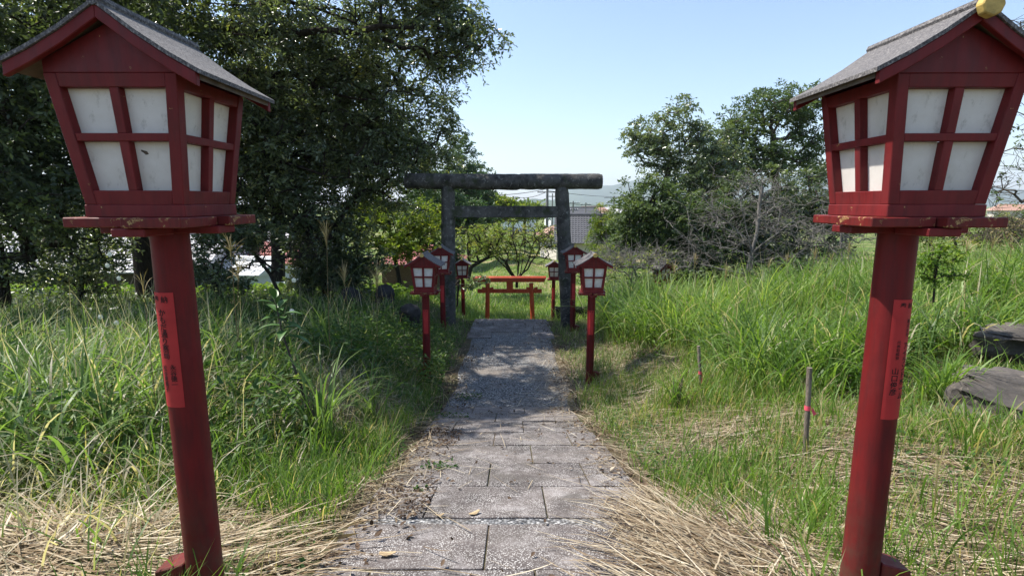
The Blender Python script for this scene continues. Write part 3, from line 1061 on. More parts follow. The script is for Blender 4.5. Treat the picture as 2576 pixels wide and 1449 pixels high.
# black planter box behind the gate pillar
pb = at(1440, 781, 14.6)
pl = empty('planter_box', (pb.x, pb.y, pb.z - 0.14))
tag(pl, 'long black plastic planter box in the grass behind the gate pillar', 'planter')
MB().box(-0.48, 0.48, -0.14, -0.125, -0.25, 0.20).box(-0.48, 0.48, 0.125, 0.14, -0.25, 0.20).box(-0.48, -0.465, -0.125, 0.125, -0.25, 0.20).box(0.465, 0.48, -0.125, 0.125, -0.25, 0.20).box(-0.465, 0.465, -0.125, 0.125, -0.25, 0.12).build('box_side', M['black'], pl)
MB().box(-0.50, 0.50, -0.165, -0.1405, 0.19, 0.225).box(-0.50, 0.50, 0.1405, 0.165, 0.19, 0.225).build('rim', M['black'], pl, bevel=0.003)

# stakes
def stake(label, pb, pt, Y, r, ribbon_t, tail):
    b = at(*pb, Y); t = at(*pt, Y + 0.02)
    root = empty('garden_stake', b)
    d = t - b
    rr = random.Random(int(pb[0]))
    pts = [d * (k / 6.0) + Vector((rr.uniform(-.003, .003), rr.uniform(-.003, .003), 0)) for k in range(7)]
    MB().tube([-d * 0.25] + pts, [r * 0.9] + [r * rr.uniform(.92, 1.08) for _ in range(7)], 10).build('shaft', M['stake'], root, smooth=True)
    c = d * ribbon_t
    MB().tube([c - d.normalized() * 0.016, c + d.normalized() * 0.016], r * 1.16, 12, cap=False).build('ribbon', M['ribbon'], root, smooth=True)
    m = MB()
    m.hexa([tuple(c + Vector(v)) for v in ((r, -r * 1.1, 0.012), (r + tail[0], -r * 1.3, tail[1]), (r + tail[0], -r * 1.3 + 0.001, tail[1]), (r, -r * 1.1 + 0.001, 0.012),
                                          (r, -r * 1.1, -0.012), (r + tail[0] - 0.02, -r * 1.3, tail[1] - 0.016), (r + tail[0] - 0.02, -r * 1.3 + 0.001, tail[1] - 0.016), (r, -r * 1.1 + 0.001, -0.012))])
    m.build('ribbon_tail', M['ribbon'], root)
    return tag(root, label, 'stake', 'wooden stakes in the mown grass')


stake('thick grey wooden stake with a pink ribbon tied at half height, nearer one', (2026, 1150), (2036, 925), 3.36, 0.017, 0.56, (0.035, -0.035))
stake('thin dark wooden stake with pink ribbon hanging low, before the tall grass', (1764, 985), (1757, 870), 5.2, 0.015, 0.42, (0.012, -0.10))
b = at(2037, 900, 5.4)
o = MB().tube([(0, 0, -0.2), (0.002, 0, 0.1), (-0.004, 0, 0.235)], [0.016, 0.017, 0.016], 9).build('garden_stake', M['stake'], None, smooth=True)
o.location = b
tag(o, 'short pale stake without ribbon deep in the tall grass behind the thick stake', 'stake', 'wooden stakes in the mown grass')

# ------------------------------------------------------------------ far things: hills, houses, poles
def ridge(name, label, pts, Y, depth=900):
    """far hill from a ridge line given in picture points"""
    tops = [at(px, py, Y) for px, py in pts]
    xs_ = np.linspace(tops[0].x, tops[-1].x, 160)
    zs = np.interp(xs_, [t.x for t in tops], [t.z for t in tops])
    zs = zs + (vnoise(xs_, xs_ * 0 + Y, 0.02) - 0.5) * 8 + (vnoise(xs_, xs_ * 0 + Y, 0.006) - 0.5) * 14
    rows = []
    for fr, dy in ((0, -depth), (0.35, -depth * 0.6), (0.75, -depth * 0.25), (1, 0), (0.6, depth * 0.5), (0, depth)):
        w = (vnoise(xs_ + dy, xs_ * 0 + dy, 0.004) - 0.5) * depth * 0.25
        rows.append(np.stack([xs_, Y + dy + w * (fr < 1), -20 + (zs + 20) * fr], 1))
    V = np.concatenate(rows)
    n = len(xs_)
    T = [(r * n + k, r * n + k + 1, (r + 1) * n + k + 1, (r + 1) * n + k) for r in range(5) for k in range(n - 1)]
    o = mesh_np(name, V, np.array(T), M['hill'], smooth=True)
    return tag(o, label, kind='structure')


ridge('hill', 'blue distant mountain ridge above the right end of the stone gate', [(1330, 535), (1395, 500), (1440, 470), (1500, 466), (1545, 468), (1570, 460), (1640, 440), (1800, 430), (2100, 450), (2500, 470), (2900, 505), (3400, 545)], 5200, 1300)
ridge('hill', 'low blue distant hill under the crossbeam of the gate', [(900, 530), (1180, 516), (1290, 512), (1345, 500), (1375, 497), (1420, 508), (1560, 520), (1700, 530)], 2600, 500)


def house(name, label, centre, yaw, w, d, wh, rise, wall, roof, hip=0.0, over=0.5, rows=12, ribs=24, wins=()):
    """walls, pitched roof with raised tile ribs and courses, ridge, windows on the side to the viewer"""
    root = empty(name, centre, yaw)
    MB().box(-w / 2, w / 2, -d / 2, d / 2, -3.0, wh).build('wall', wall, root)
    W, D = w / 2 + over, d / 2 + over
    hx = W - hip * D
    m = MB()
    # body of the roof
    b = [(-W, -D, wh), (W, -D, wh), (W, D, wh), (-W, D, wh)]
    rd = [(-hx, 0, wh + rise), (hx, 0, wh + rise)]
    m.v = b + rd
    m.f = [(0, 1, 5, 4), (2, 3, 4, 5), (1, 2, 5), (3, 0, 4), (3, 2, 1, 0)]
    rf = m.build('roof', roof, root)
    # ribs and courses on the front slope
    m = MB()
    for k in range(ribs + 1):
        x = -W + 2 * W * k / ribs
        t1 = 1.0 if abs(x) <= hx else max(0.02, (W - abs(x)) / max(W - hx, 1e-3))
        lift = 0.05
        xe = x
        m.hexa([(x - .05, -D, wh + .01), (x + .05, -D, wh + .01), (xe + .05, -D + D * t1, wh + rise * t1 + .01), (xe - .05, -D + D * t1, wh + rise * t1 + .01),
                (x - .03, -D, wh + .01 + lift), (x + .03, -D, wh + .01 + lift), (xe + .03, -D + D * t1, wh + rise * t1 + lift), (xe - .03, -D + D * t1, wh + rise * t1 + lift)])
    o = m.build('tile_ribs', roof, rf); o['kind'] = 'stuff'
    m = MB()
    for k in range(rows):
        t = k / rows
        xw = W - (W - hx) * t
        y = -D + D * t; z = wh + rise * t
        dt = 0.8 / rows
        m.hexa([(-xw, y, z + .004), (xw, y, z + .004), (xw, y + D * dt, z + rise * dt + .004), (-xw, y + D * dt, z + rise * dt + .004),
                (-xw, y, z + .05), (xw, y, z + .05), (xw, y + D * dt, z + rise * dt + .012), (-xw, y + D * dt, z + rise * dt + .012)])
    o = m.build('tile_courses', roof, rf); o['kind'] = 'stuff'
    MB().tube([(-hx - .05, 0, wh + rise + .06), (hx + .05, 0, wh + rise + .06)], 0.14, 8).build('ridge', roof, rf)
    for (x0, x1, z0, z1) in wins:
        fr = MB().box(x0, x1, -d / 2 - .06, -d / 2 - .002, z0, z1).build('window', wall, root)
        MB().box(x0 + .08, x1 - .08, -d / 2 - .065, -d / 2 - .0605, z0 + .08, z1 - .08).build('pane', M['glass'], fr)
    return tag(root, label, 'house', 'houses beyond the shrine grounds')


def put(px, py, Y, wh):
    """house centre so that the roof's front edge shows near (px, py)"""
    p = at(px, py, Y); return (p.x, p.y, p.z - wh)

house('tiled_house', 'grey tiled roof house seen just past the right gate pillar', put(1500, 606, 46, 2.6), R(-6), 6.0, 6, 2.6, 2.2, M['wall_cream'], M['tile_grey'], 0.0, 0.6, 14, 30, [(-2.2, -0.9, 0.4, 1.6), (1.0, 2.2, 0.4, 1.6)])
house('tiled_house', 'faded terracotta roof house behind the cherry tree inside the gate', put(1440, 592, 56, 2.8), R(14), 5.4, 5.5, 2.8, 1.8, M['wall_cream'], M['tile_pink'], 0.9, 0.7, 12, 30, [(-2.0, -0.8, 0.4, 1.6)])
house('low_house', 'long pale ribbed roof showing through the dark trees at the picture edge', put(150, 664, 25, 2.4), R(4), 16, 7, 2.4, 1.75, M['oldwood'], M['tile_white'], 0.0, 0.5, 16, 60, [(-5, -3, 0.2, 1.4), (2, 4.5, 0.2, 1.4)])
house('low_house', 'pale metal roof building behind the red hip roof', put(560, 642, 33, 2.3), R(-4), 12, 6, 2.3, 1.7, M['wall_white'], M['tile_white'], 0.0, 0.5, 6, 24, [])
house('tiled_house', 'red hip roof house among the trees beyond the bright slope', put(650, 652, 28, 2.4), R(8), 3.8, 4.5, 2.4, 1.1, M['wall_white'], M['tile_red'], 0.9, 0.6, 9, 16, [])
house('shed', 'low white sheet metal shed below the red hip roof', put(600, 684, 24, 1.0), R(-8), 3.4, 2.4, 1.0, 0.55, M['wall_white'], M['wall_white'], 0.0, 0.2, 3, 8, [])
house('tiled_house', 'red tiled roof glimpsed between shrub and the left gate pillar', put(1062, 655, 30, 2.4), R(-10), 3.2, 4.0, 2.4, 0.7, M['oldwood'], M['tile_red'], 0.6, 0.6, 9, 20, [])
house('tiled_house', 'orange roof far behind branches at the picture edge beside the big lantern', put(2545, 530, 150, 2.5), R(-30), 9, 7, 2.5, 1.6, M['wall_cream'], M['tile_pink'], 0.5, 0.6, 8, 20, [])
for k, (px, py, Y, w, rf) in enumerate([(1455, 545, 120, 9, 'tile_grey'), (1490, 541, 135, 8, 'tile_pink'), (1300, 540, 150, 10, 'tile_grey'), (1410, 541, 140, 7, 'tile_white'), (1530, 540, 150, 10, 'tile_white')]):
    house('far_house', ['small grey roof in the far town right of the gate pillar', 'small pinkish roof in the far town above the grey tiled roof', 'small far roof under the crossbeam, left of the utility poles', 'small white far roof behind the main utility pole', 'pale far roof in the town beside the bamboo'][k], put(px, py, Y, 3), R(random.uniform(-30, 30)), w, 7, 3, 2.0, M['wall_white'], M[rf], 0.3, 0.6, 5, 12, [(-1.5, 0, 0.8, 2)])


def pole(label, px, ptop, Y, base_z, arms, transformer=None, r=0.15):
    t = at(px, ptop, Y)
    b = Vector((t.x, Y, base_z + CZ))
    root = empty('utility_pole', b)
    H = t.z - b.z
    MB().tube([(0, 0, -0.5), (0, 0, H)], [r * 1.2, r * 0.8], 10).build('shaft', M['concrete'], root, smooth=True)
    for (dz, w) in arms:
        a = MB().box(-w / 2, w / 2, -0.05, 0.05, H - dz - 0.06, H - dz + 0.06)
        ar = a.build('crossarm', M['cable'], root)
        for s in (-0.46, -0.25, 0.25, 0.46):
            MB().tube([(s * w, 0, H - dz + 0.062), (s * w, 0, H - dz + 0.30)], [0.05, 0.04], 6).build('insulator', M['wall_white'], ar)
    if transformer:
        MB().tube([(r + 0.28, 0, H - transformer - 0.9), (r + 0.28, 0, H - transformer)], 0.26, 10).build('transformer', M['concrete'], root, smooth=True)
    return tag(root, label, 'utility pole', 'utility poles in the far town'), t


_, PT1 = pole('tall utility pole between the gate pillars with two crossarms and transformer', 1377, 476, 70, -6.5, [(0.4, 2.6), (3.2, 2.2)], 2.6, 0.2)
_, PT2 = pole('dark utility pole top standing over trees left of centre under the top beam', 1291, 494, 85, -6.5, [(0.3, 2.2)], None, 0.17)
_, PT3 = pole('utility pole just right of the gate pillar above the grey roof', 1442, 506, 95, -6.5, [(0.4, 2.4), (1.6, 1.8)], None, 0.15)
_, PT4 = pole('thinner utility pole farther off between gate pillar and bamboo', 1474, 510, 110, -6.5, [(0.4, 2.2)], None, 0.14)
_, PT5 = pole('distant utility pole with wide arms above the bamboo', 1545, 494, 120, -6.5, [(0.3, 4.5), (1.5, 3.5)], None, 0.2)
_, PT6 = pole('thin utility pole close beside the inner edge of the right gate pillar', 1390, 487, 90, -6.5, [(0.5, 2.0), (3.4, 2.4)], None, 0.12)


def cable(label, a, b, sag):
    pts = []
    for k in range(15):
        t = k / 14
        p = a.lerp(b, t); p = Vector(p); p.z -= sag * 4 * t * (1 - t)
        pts.append(p)
    o = MB().tube(pts, 0.035, 4).build('overhead_cable', M['cable'], None)
    return tag(o, label, 'cable', 'overhead cables')


cable('overhead cable from the main pole to the pole top left of it', PT1 + Vector((0, 0, -.3)), PT2, 0.5)
cable('upper overhead cable running from the left trees to the main pole', at(1140, 486, 60), PT1 + Vector((0, 0, .05)), 0.5)
cable('thick overhead cable crossing the mountain right of the gate pillar', PT1 + Vector((0, 0, -.2)), PT5 + Vector((0, 0, -0.1)), 0.2)
cable('overhead cable leading off over the bamboo to the dark trees', PT5, at(1640, 500, 100), 0.3)
cable('lower overhead cable between the two thinner poles', PT3 + Vector((0, 0, -.5)), PT4 + Vector((0, 0, -.3)), 0.2)
cable('low overhead cable from the thinner pole towards the bamboo', PT4 + Vector((0, 0, -.4)), PT5 + Vector((0, 0, -1.6)), 0.4)
cable('overhead cable behind the trees left of the gate pillar', at(960, 500, 60), at(1140, 512, 75), 0.6)


# ------------------------------------------------------------------ trees
def leaf_mesh(C, size, aspect=0.45, normal_up=0.5, droop=0.0, six=True, r=None, D=None):
    """leaves at points C (n,3): folded leaf shapes; returns V, T, rnd"""
    r = r or rng
    n = len(C)
    L = size * r.uniform(0.65, 1.25, n)
    # leaf direction and normal
    d = r.normal(size=(n, 3)); d[:, 2] = d[:, 2] * 0.5 - droop
    d /= np.linalg.norm(d, axis=1, keepdims=True) + 1e-9
    if D is not None:
        d = D
    up = r.normal(size=(n, 3)) * (1 - normal_up) * 1.2
    up[:, 2] += normal_up * 1.4
    s = np.cross(d, up); s /= np.linalg.norm(s, axis=1, keepdims=True) + 1e-9
    nn = np.cross(s, d)
    W = (L * aspect / 2)[:, None]
    Lc = L[:, None]
    if six:
        P = [C, C + d * Lc * .30 + s * W * .9 + nn * W * .35, C + d * Lc * .68 + s * W * .8 + nn * W * .30 - nn * Lc * .04, C + d * Lc - nn * Lc * .12,
             C + d * Lc * .68 - s * W * .8 + nn * W * .30 - nn * Lc * .04, C + d * Lc * .30 - s * W * .9 + nn * W * .35]
        V = np.stack(P, 1).reshape(-1, 3)
        b = np.arange(n)[:, None] * 6
        T = np.concatenate([b + np.array([[0, 1, 2]]), b + np.array([[0, 2, 3]]), b + np.array([[0, 3, 4]]), b + np.array([[0, 4, 5]])])
        k = 6
    else:
        P = [C, C + d * Lc * .5 + s * W + nn * W * .35, C + d * Lc, C + d * Lc * .5 - s * W + nn * W * .35]
        V = np.stack(P, 1).reshape(-1, 3)
        b = np.arange(n)[:, None] * 4
        T = np.concatenate([b + np.array([[0, 1, 2]]), b + np.array([[0, 2, 3]])])
        k = 4
    return V, T, k


def ell_points(ells, n, r, shell=0.35):
    """points in a union of ellipsoids given as (px, py, Y, rx_px, ry_px, rY)"""
    vol = np.array([e[3] * e[4] * e[5] * (e[2] ** 2) for e in ells], float)
    cnt = np.maximum(1, np.round(n * vol / vol.sum())).astype(int)
    out = []
    for e, c in zip(ells, cnt):
        p0 = np.array(at(e[0], e[1], e[2]))
        k = e[2] / F
        d = r.normal(size=(c, 3)); d /= np.linalg.norm(d, axis=1, keepdims=True)
        rad = r.random(c) ** shell
        out.append(p0 + d * rad[:, None] * np.array([e[3] * k, e[5], e[4] * k]))
    return np.concatenate(out)


def grow(trunk, targets, r, step=0.35, wiggle=0.10, limbs=()):
    """limbs from trunk nodes to targets; returns nodes, parents, descendant counts"""
    nodes = [np.array(p, float) for p in trunk]
    par = [-1] + list(range(len(trunk) - 1))
    arr = np.zeros((60000, 3)); arr[:len(nodes)] = nodes
    n = len(nodes)
    pr = np.full(60000, -1); pr[:n] = par
    cnt = np.zeros(60000)
    tips = []
    trunk_top = arr[:n]
    n_tr = n
    for (k, t) in limbs:
        t = np.array(t, float); p = arr[k].copy(); D = np.linalg.norm(t - p)
        m = max(3, int(D / step) + 1); prev = k; bend = r.normal(size=3) * D * wiggle
        for i in range(1, m + 1):
            u = i / m
            arr[n] = p + (t - p) * u + bend * math.sin(math.pi * u) + r.normal(size=3) * 0.03 * D / m ** 0.5
            pr[n] = prev; prev = n; n += 1
        tips.append(prev)
    order = np.argsort([np.min(np.linalg.norm(trunk_top - t, axis=1)) for t in targets])
    for o in order:
        t = targets[o]
        dv = arr[:n] - t
        dist = np.linalg.norm(dv, axis=1)
        # favour nodes below the target
        cost = dist + np.clip(arr[:n, 2] - t[2], 0, None) * 0.9
        cost[:2] += 0.5
        k = int(np.argmin(cost))
        p = arr[k].copy(); D = dist[k]
        m = max(2, int(D / step) + 1)
        prev = k
        bend = r.normal(size=3) * D * wiggle
        for i in range(1, m + 1):
            u = i / m
            q = p + (t - p) * u + bend * math.sin(math.pi * u) + r.normal(size=3) * 0.02 * D / m + np.array([0, 0, 0.12 * D * math.sin(math.pi * u)])
            if n >= 59990: break
            arr[n] = q; pr[n] = prev; prev = n; n += 1
        tips.append(prev)
    for tp in tips:
        k = tp
        while k >= 0:
            cnt[k] += 1; k = pr[k]
    return arr[:n], pr[:n], cnt[:n], tips


def tube_tree(nodes, par, cnt, r_tip, r_base, power=0.45, sides=6, trunk_n=0, trunk_r=None):
    """tapered tubes along each edge of the skeleton"""
    n = len(nodes)
    rad = r_tip * np.maximum(cnt, 1) ** power
    mx = rad.max()
    if mx > r_base: rad = r_tip + (rad - r_tip) * (r_base - r_tip) / (mx - r_tip)
    if trunk_n and trunk_r:
        rad[:trunk_n] = np.maximum(rad[:trunk_n], trunk_r)
    idx = np.where(par >= 0)[0]
    a = nodes[par[idx]]; b = nodes[idx]
    d = b - a; L = np.linalg.norm(d, axis=1, keepdims=True) + 1e-9; d = d / L
    up = np.where(np.abs(d[:, 2:3]) < 0.9, np.array([[0, 0, 1.0]]), np.array([[1.0, 0, 0]]))
    s = np.cross(d, up); s /= np.linalg.norm(s, axis=1, keepdims=True)
    w = np.cross(s, d)
    ra = np.minimum(rad[par[idx]], rad[idx] * 1.35)[:, None]; rb = rad[idx][:, None]
    ang = np.arange(sides) * 2 * math.pi / sides
    ca, sa = np.cos(ang), np.sin(ang)
    ring = s[:, None, :] * ca[None, :, None] + w[:, None, :] * sa[None, :, None]
    A = a[:, None, :] - d[:, None, :] * ra[:, None, :] * 0.4 + ring * ra[:, None, :]
    B = b[:, None, :] + ring * rb[:, None, :]
    V = np.concatenate([A, B], 1).reshape(-1, 3)
    base = np.arange(len(idx))[:, None, None] * (2 * sides)
    k = np.arange(sides); k2 = (k + 1) % sides
    q = np.stack([k, k2, k2 + sides, k + sides], 1)[None]
    T = (base + q).reshape(-1, 4)
    return V, T


def tree(name, label, cat, trunk, ells, n_targets, leaves_per, blob, leaf, mat, bark, r_base, r_tip=0.012, seed=0, six=True, aspect=0.45, up=0.45, droop=0.2,
         step=0.4, group=None, shell=0.5, twigs=0, trunk_r=None, sides=6, flat=0.6, limbs=(), wiggle=0.10, power=0.45):
    r = np.random.default_rng(seed + 100)
    tg = ell_points(ells, n_targets, r, shell)
    nodes, par, cnt, tips = grow(trunk, tg, r, step, wiggle, limbs)
    base = np.array(trunk[0])
    root = empty(name, base)
    V, T = tube_tree(nodes, par, cnt, r_tip, r_base, power, sides, len(trunk), trunk_r)
    if twigs:
        # fine twigs from every tip and inner node
        src = nodes[r.integers(len(trunk), len(nodes), twigs)]
        d = r.normal(size=(twigs, 3)); d[:, 2] = d[:, 2] * 0.7 + 0.25
        d /= np.linalg.norm(d, axis=1, keepdims=True)
        Ls = r.uniform(0.35, 1.0, (twigs, 1)) * blob * 2.2
        m1 = src + d * Ls * 0.5 + r.normal(size=(twigs, 3)) * Ls * 0.06
        m2 = src + d * Ls + r.normal(size=(twigs, 3)) * Ls * 0.12
        nd = np.concatenate([src, m1, m2]); k = np.arange(twigs)
        pp = np.concatenate([np.full(twigs, -1), k, k + twigs])
        cc = np.concatenate([np.full(twigs, 2.0), np.full(twigs, 1.0), np.full(twigs, 0.5)])
        V2, T2 = tube_tree(nd, pp, cc, r_tip * 0.5, r_base, 0.5, 4)
        T = np.concatenate([T, T2 + len(V)]); V = np.concatenate([V, V2])
    trunk_o = mesh_np('trunk', V - base, T, bark, parent=root, smooth=True)
    if leaves_per:
        nl = 9
        S = max(1, round(leaves_per / nl))
        nt_ = len(tips) * S
        P0 = np.repeat(nodes[tips], S, 0) + r.normal(size=(nt_, 3)) * blob * 0.28 * np.array([1, 1, flat])
        D = r.normal(size=(nt_, 3)) * np.array([1, 1, 0.6]); D[:, 2] += 0.15 - droop * 0.8
        D /= np.linalg.norm(D, axis=1, keepdims=True)
        Ls = blob * r.uniform(0.7, 1.7, nt_)
        side = np.cross(D, r.normal(size=(nt_, 3)) * 0.4 + np.array([0, 0, 1.0])); side /= np.linalg.norm(side, axis=1, keepdims=True) + 1e-9
        k_ = np.arange(nl)
        t = (0.15 + 0.85 * (k_ + 0.5) / nl)[None] + r.uniform(-.05, .05, (nt_, nl))
        sg = np.where(k_ % 2 == 0, 1.0, -1.0)[None] * np.ones((nt_, 1))
        sg[:, -1] = 0
        C = P0[:, None] + D[:, None] * (Ls[:, None] * t)[..., None] + np.array([0, 0, -1.0]) * ((Ls[:, None] * t * t) * 0.22)[..., None]
        LD = D[:, None] * 0.55 + side[:, None] * sg[..., None] * 0.85 + r.normal(size=(nt_, nl, 3)) * 0.35
        LD[..., 2] -= droop * 0.5
        C = C.reshape(-1, 3); LD = LD.reshape(-1, 3)
        LD /= np.linalg.norm(LD, axis=1, keepdims=True) + 1e-9
        n = len(C)
        V, T, k = leaf_mesh(C, leaf, aspect, up, droop, six, r, LD)
        tone = np.clip(np.repeat(r.normal(0.45, 0.22, len(tips)), S * nl) + np.repeat(r.normal(0, 0.13, nt_), nl) + r.normal(0, 0.12, n), 0, 1)
        mesh_np('crown', V - base, T, mat, rnd=np.repeat(tone, k), parent=root)
        if six:
            nd = np.concatenate([P0, C.reshape(nt_, nl, 3)[:, -1]]); kk = np.arange(nt_)
            V2, T2 = tube_tree(nd, np.concatenate([np.full(nt_, -1), kk]), np.ones(2 * nt_), r_tip * 0.35, r_base, 0.5, 3)
            mesh_np('twigs', V2 - base, T2, bark, parent=root)['kind'] = 'stuff'
    tag(root, label, cat, group)
    return root


def tr(px, py, Y, zb=None):
    p = at(px, py, Y)
    return (p.x, p.y, p.z)


# the big evergreen on the left
bx, by = -8.8, 12.6
tree('camphor_tree', 'huge evergreen tree with thick dark trunk overhanging the path from the left', 'tree',
     [(bx, by, gz(bx, by) - 0.3), (bx + .05, by, 1.0), (bx + .1, by - .1, 2.6), (bx + .5, by - .4, 4.2), (bx + 1.0, by - .8, 5.8), (bx + 1.6, by - 1.2, 7.4)],
     [(880, 150, 12.2, 330, 190, 1.7), (1100, 40, 11.8, 170, 110, 1.2), (1210, 45, 11.6, 70, 60, .7), (1150, 140, 11.6, 90, 50, .7), (820, 400, 12.4, 250, 160, 1.4), (1020, 330, 13.2, 130, 160, 1.2), (1080, 410, 14.2, 75, 60, .7), (620, 400, 11.6, 190, 200, 1.5),
      (560, 60, 11.0, 240, 160, 1.6), (1000, -110, 11.5, 230, 90, 1.0), (560, -300, 8.4, 380, 170, 1.6), (250, 120, 10.5, 250, 200, 1.4), (720, 540, 12.2, 220, 80, 1.0), (930, 480, 13.6, 160, 110, .9), (700, 300, 12.8, 330, 160, 1.3), (1110, 320, 13.8, 45, 90, .7), (620, 570, 10.8, 110, 50, .8)],
     1150, 96, 0.32, 0.096, M['leaf_dark'], M['bark'], 0.30, 0.011, seed=1, limbs=[(2, tr(640, 300, 11.2)), (2, tr(800, 430, 11.6)), (3, tr(760, 180, 11.2)), (3, tr(960, 260, 11.6)), (4, tr(900, 60, 11.4)), (2, tr(600, 480, 11.0)), (4, tr(1120, 60, 11.2))], trunk_r=0.34, step=0.5, shell=0.55, sides=7, up=0.35, droop=0.45)
tx, ty = -9.3, 9.3
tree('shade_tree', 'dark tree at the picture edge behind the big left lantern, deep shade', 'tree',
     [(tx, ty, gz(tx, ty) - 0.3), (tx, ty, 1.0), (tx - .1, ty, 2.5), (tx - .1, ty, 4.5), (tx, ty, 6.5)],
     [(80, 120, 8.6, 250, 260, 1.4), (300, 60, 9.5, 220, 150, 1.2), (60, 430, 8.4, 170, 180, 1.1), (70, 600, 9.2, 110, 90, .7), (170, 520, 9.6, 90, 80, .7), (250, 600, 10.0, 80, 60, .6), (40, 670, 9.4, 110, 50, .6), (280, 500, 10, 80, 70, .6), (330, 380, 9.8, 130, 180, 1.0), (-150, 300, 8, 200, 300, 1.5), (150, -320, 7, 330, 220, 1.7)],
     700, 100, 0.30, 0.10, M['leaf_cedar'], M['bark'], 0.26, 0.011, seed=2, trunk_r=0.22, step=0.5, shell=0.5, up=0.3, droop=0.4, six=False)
# behind them, closing the view
tree('backing_tree', 'leafy tree standing behind the overhanging tree above the red hip roof', 'tree',
     [tr(700, 700, 20), tr(700, 560, 20), tr(705, 420, 20), tr(710, 250, 20)],
     [(700, 300, 20, 330, 230, 2.5), (950, 380, 20, 160, 130, 2), (480, 420, 19, 180, 150, 2), (1080, 470, 21, 70, 60, 1.5)],
     420, 90, 0.62, 0.16, M['leaf_mid'], M['bark'], 0.25, 0.02, seed=3, six=False, step=0.9, shell=0.6)
tree('backing_tree', 'sunlit leafy tree seen through gaps beside the big left lantern', 'tree',
     [tr(230, 700, 18), tr(230, 520, 18), tr(240, 350, 18), tr(240, 150, 18)],
     [(120, 250, 18, 330, 260, 2.2), (350, 450, 18, 150, 120, 1.5), (60, 500, 17, 150, 100, 1.3)],
     330, 80, 0.6, 0.15, M['leaf_yg'], M['bark'], 0.22, 0.02, seed=4, six=False, step=0.9, shell=0.6)
tree('young_tree', 'yellow green leafy young tree beside the left gate pillar', 'tree',
     [tr(1010, 740, 16.5), tr(1000, 680, 16.5), tr(985, 610, 16.4), tr(975, 540, 16.5)],
     [(960, 560, 16.5, 90, 55, 1.2), (1060, 560, 16.6, 60, 60, 1), (1010, 620, 16, 100, 40, 1), (930, 510, 16.6, 50, 35, .8), (1095, 610, 16, 30, 40, .7)],
     170, 60, 0.30, 0.12, M['leaf_yg'], M['bark'], 0.07, 0.011, seed=5, six=False, step=0.4)
tree('evergreen_shrub', 'dense dark evergreen shrub behind the stone statues', 'shrub',
     [tr(815, 780, 13.2), tr(815, 730, 13.2), tr(820, 680, 13.2), tr(820, 620, 13.2)],
     [(820, 660, 13.2, 85, 80, .9), (770, 700, 13, 50, 50, .7), (880, 700, 13, 55, 55, .7), (840, 590, 13.3, 80, 50, .6), (910, 650, 13.6, 70, 50, .6), (740, 620, 13.4, 50, 40, .5)],
     230, 90, 0.20, 0.085, M['leaf_dark'], M['bark'], 0.06, 0.010, seed=6, step=0.3, shell=0.6)
tree('evergreen_shrub', 'leafy dark shrub partly hiding the small far lantern and vermilion gate', 'shrub',
     [tr(1150, 770, 15.0), tr(1152, 735, 15.0), tr(1155, 705, 15.0)],
     [(1140, 640, 17.6, 26, 70, .5), (1190, 712, 14.9, 22, 13, .3), (1215, 700, 14.9, 20, 9, .25), (1138, 735, 15.2, 12, 25, .3)],
     70, 45, 0.14, 0.09, M['leaf_dark'], M['bark'], 0.03, 0.008, seed=7, step=0.25)
# low twiggy branches that hang before the houses
tree('hanging_branch_shrub', 'bare twiggy shrub in front of the red roof and white shed', 'shrub',
     [tr(720, 800, 10.5), tr(705, 745, 10.5), tr(680, 690, 10.5), tr(640, 640, 10.5)],
     [(640, 640, 10.5, 110, 50, .8), (760, 640, 10.8, 80, 50, .7), (560, 690, 10.2, 60, 60, .6)],
     60, 5, 0.16, 0.07, M['leaf_dark'], M['bark'], 0.035, 0.006, seed=8, step=0.25, twigs=260)
tree('leafy_shrub', 'dark leafy shrub just behind the left lantern post before the bright slope', 'shrub',
     [tr(530, 800, 9.5), tr(535, 740, 9.5), tr(540, 690, 9.5)],
     [(540, 710, 9.5, 50, 60, .5), (495, 680, 9.4, 40, 60, .5), (560, 600, 9.8, 70, 45, .6), (640, 590, 10.2, 80, 40, .6), (600, 720, 9.8, 50, 30, .4)],
     150, 45, 0.13, 0.07, M['leaf_dark'], M['bark'], 0.03, 0.006, seed=9, step=0.22)
tree('leafy_shrub', 'loose leafy shrub in front of the long pale roof, far left', 'shrub',
     [tr(200, 790, 11), tr(205, 730, 11), tr(215, 660, 11)],
     [(210, 690, 11, 110, 60, .8), (120, 620, 11, 90, 60, .8), (270, 630, 11, 60, 70, .7)],
     150, 40, 0.2, 0.085, M['leaf_dark'], M['bark'], 0.04, 0.007, seed=10, step=0.3)
# vine covered woods behind the gate
for k, (px, py, Y, rx, ry, lab) in enumerate([(1165, 440, 48, 50, 95, 'tall vine covered tree rising just above the left end of the gate beam'), (1090, 500, 42, 70, 80, 'bluish vine covered tree behind the left gate pillar'), (1205, 485, 58, 40, 70, 'rounded vine covered tree beyond the left gate pillar'), (1180, 545, 44, 70, 40, 'low vine mound seen between the gate beams on the left'), (1255, 520, 66, 45, 30, 'small bright bush behind the gate crossbeam'), (1320, 527, 80, 60, 14, 'flat row of far bushes under the gate crossbeam')]):
    tree('vine_covered_tree', lab, 'tree', [tr(px, 640, Y), tr(px, py + ry * .5, Y), tr(px, py, Y)], [(px, py, Y, rx, ry, rx * Y / F), (px - rx * .3, py + ry * .5, Y, rx, ry * .6, rx * Y / F)],
         170, 60, 0.011 * Y, 0.0058 * Y, M['leaf_yg'] if k > 3 else M['leaf_blue'], M['bark'], 0.2, 0.02, seed=20 + k, six=False, step=1.6, shell=0.45, group='wooded bank behind the gate')
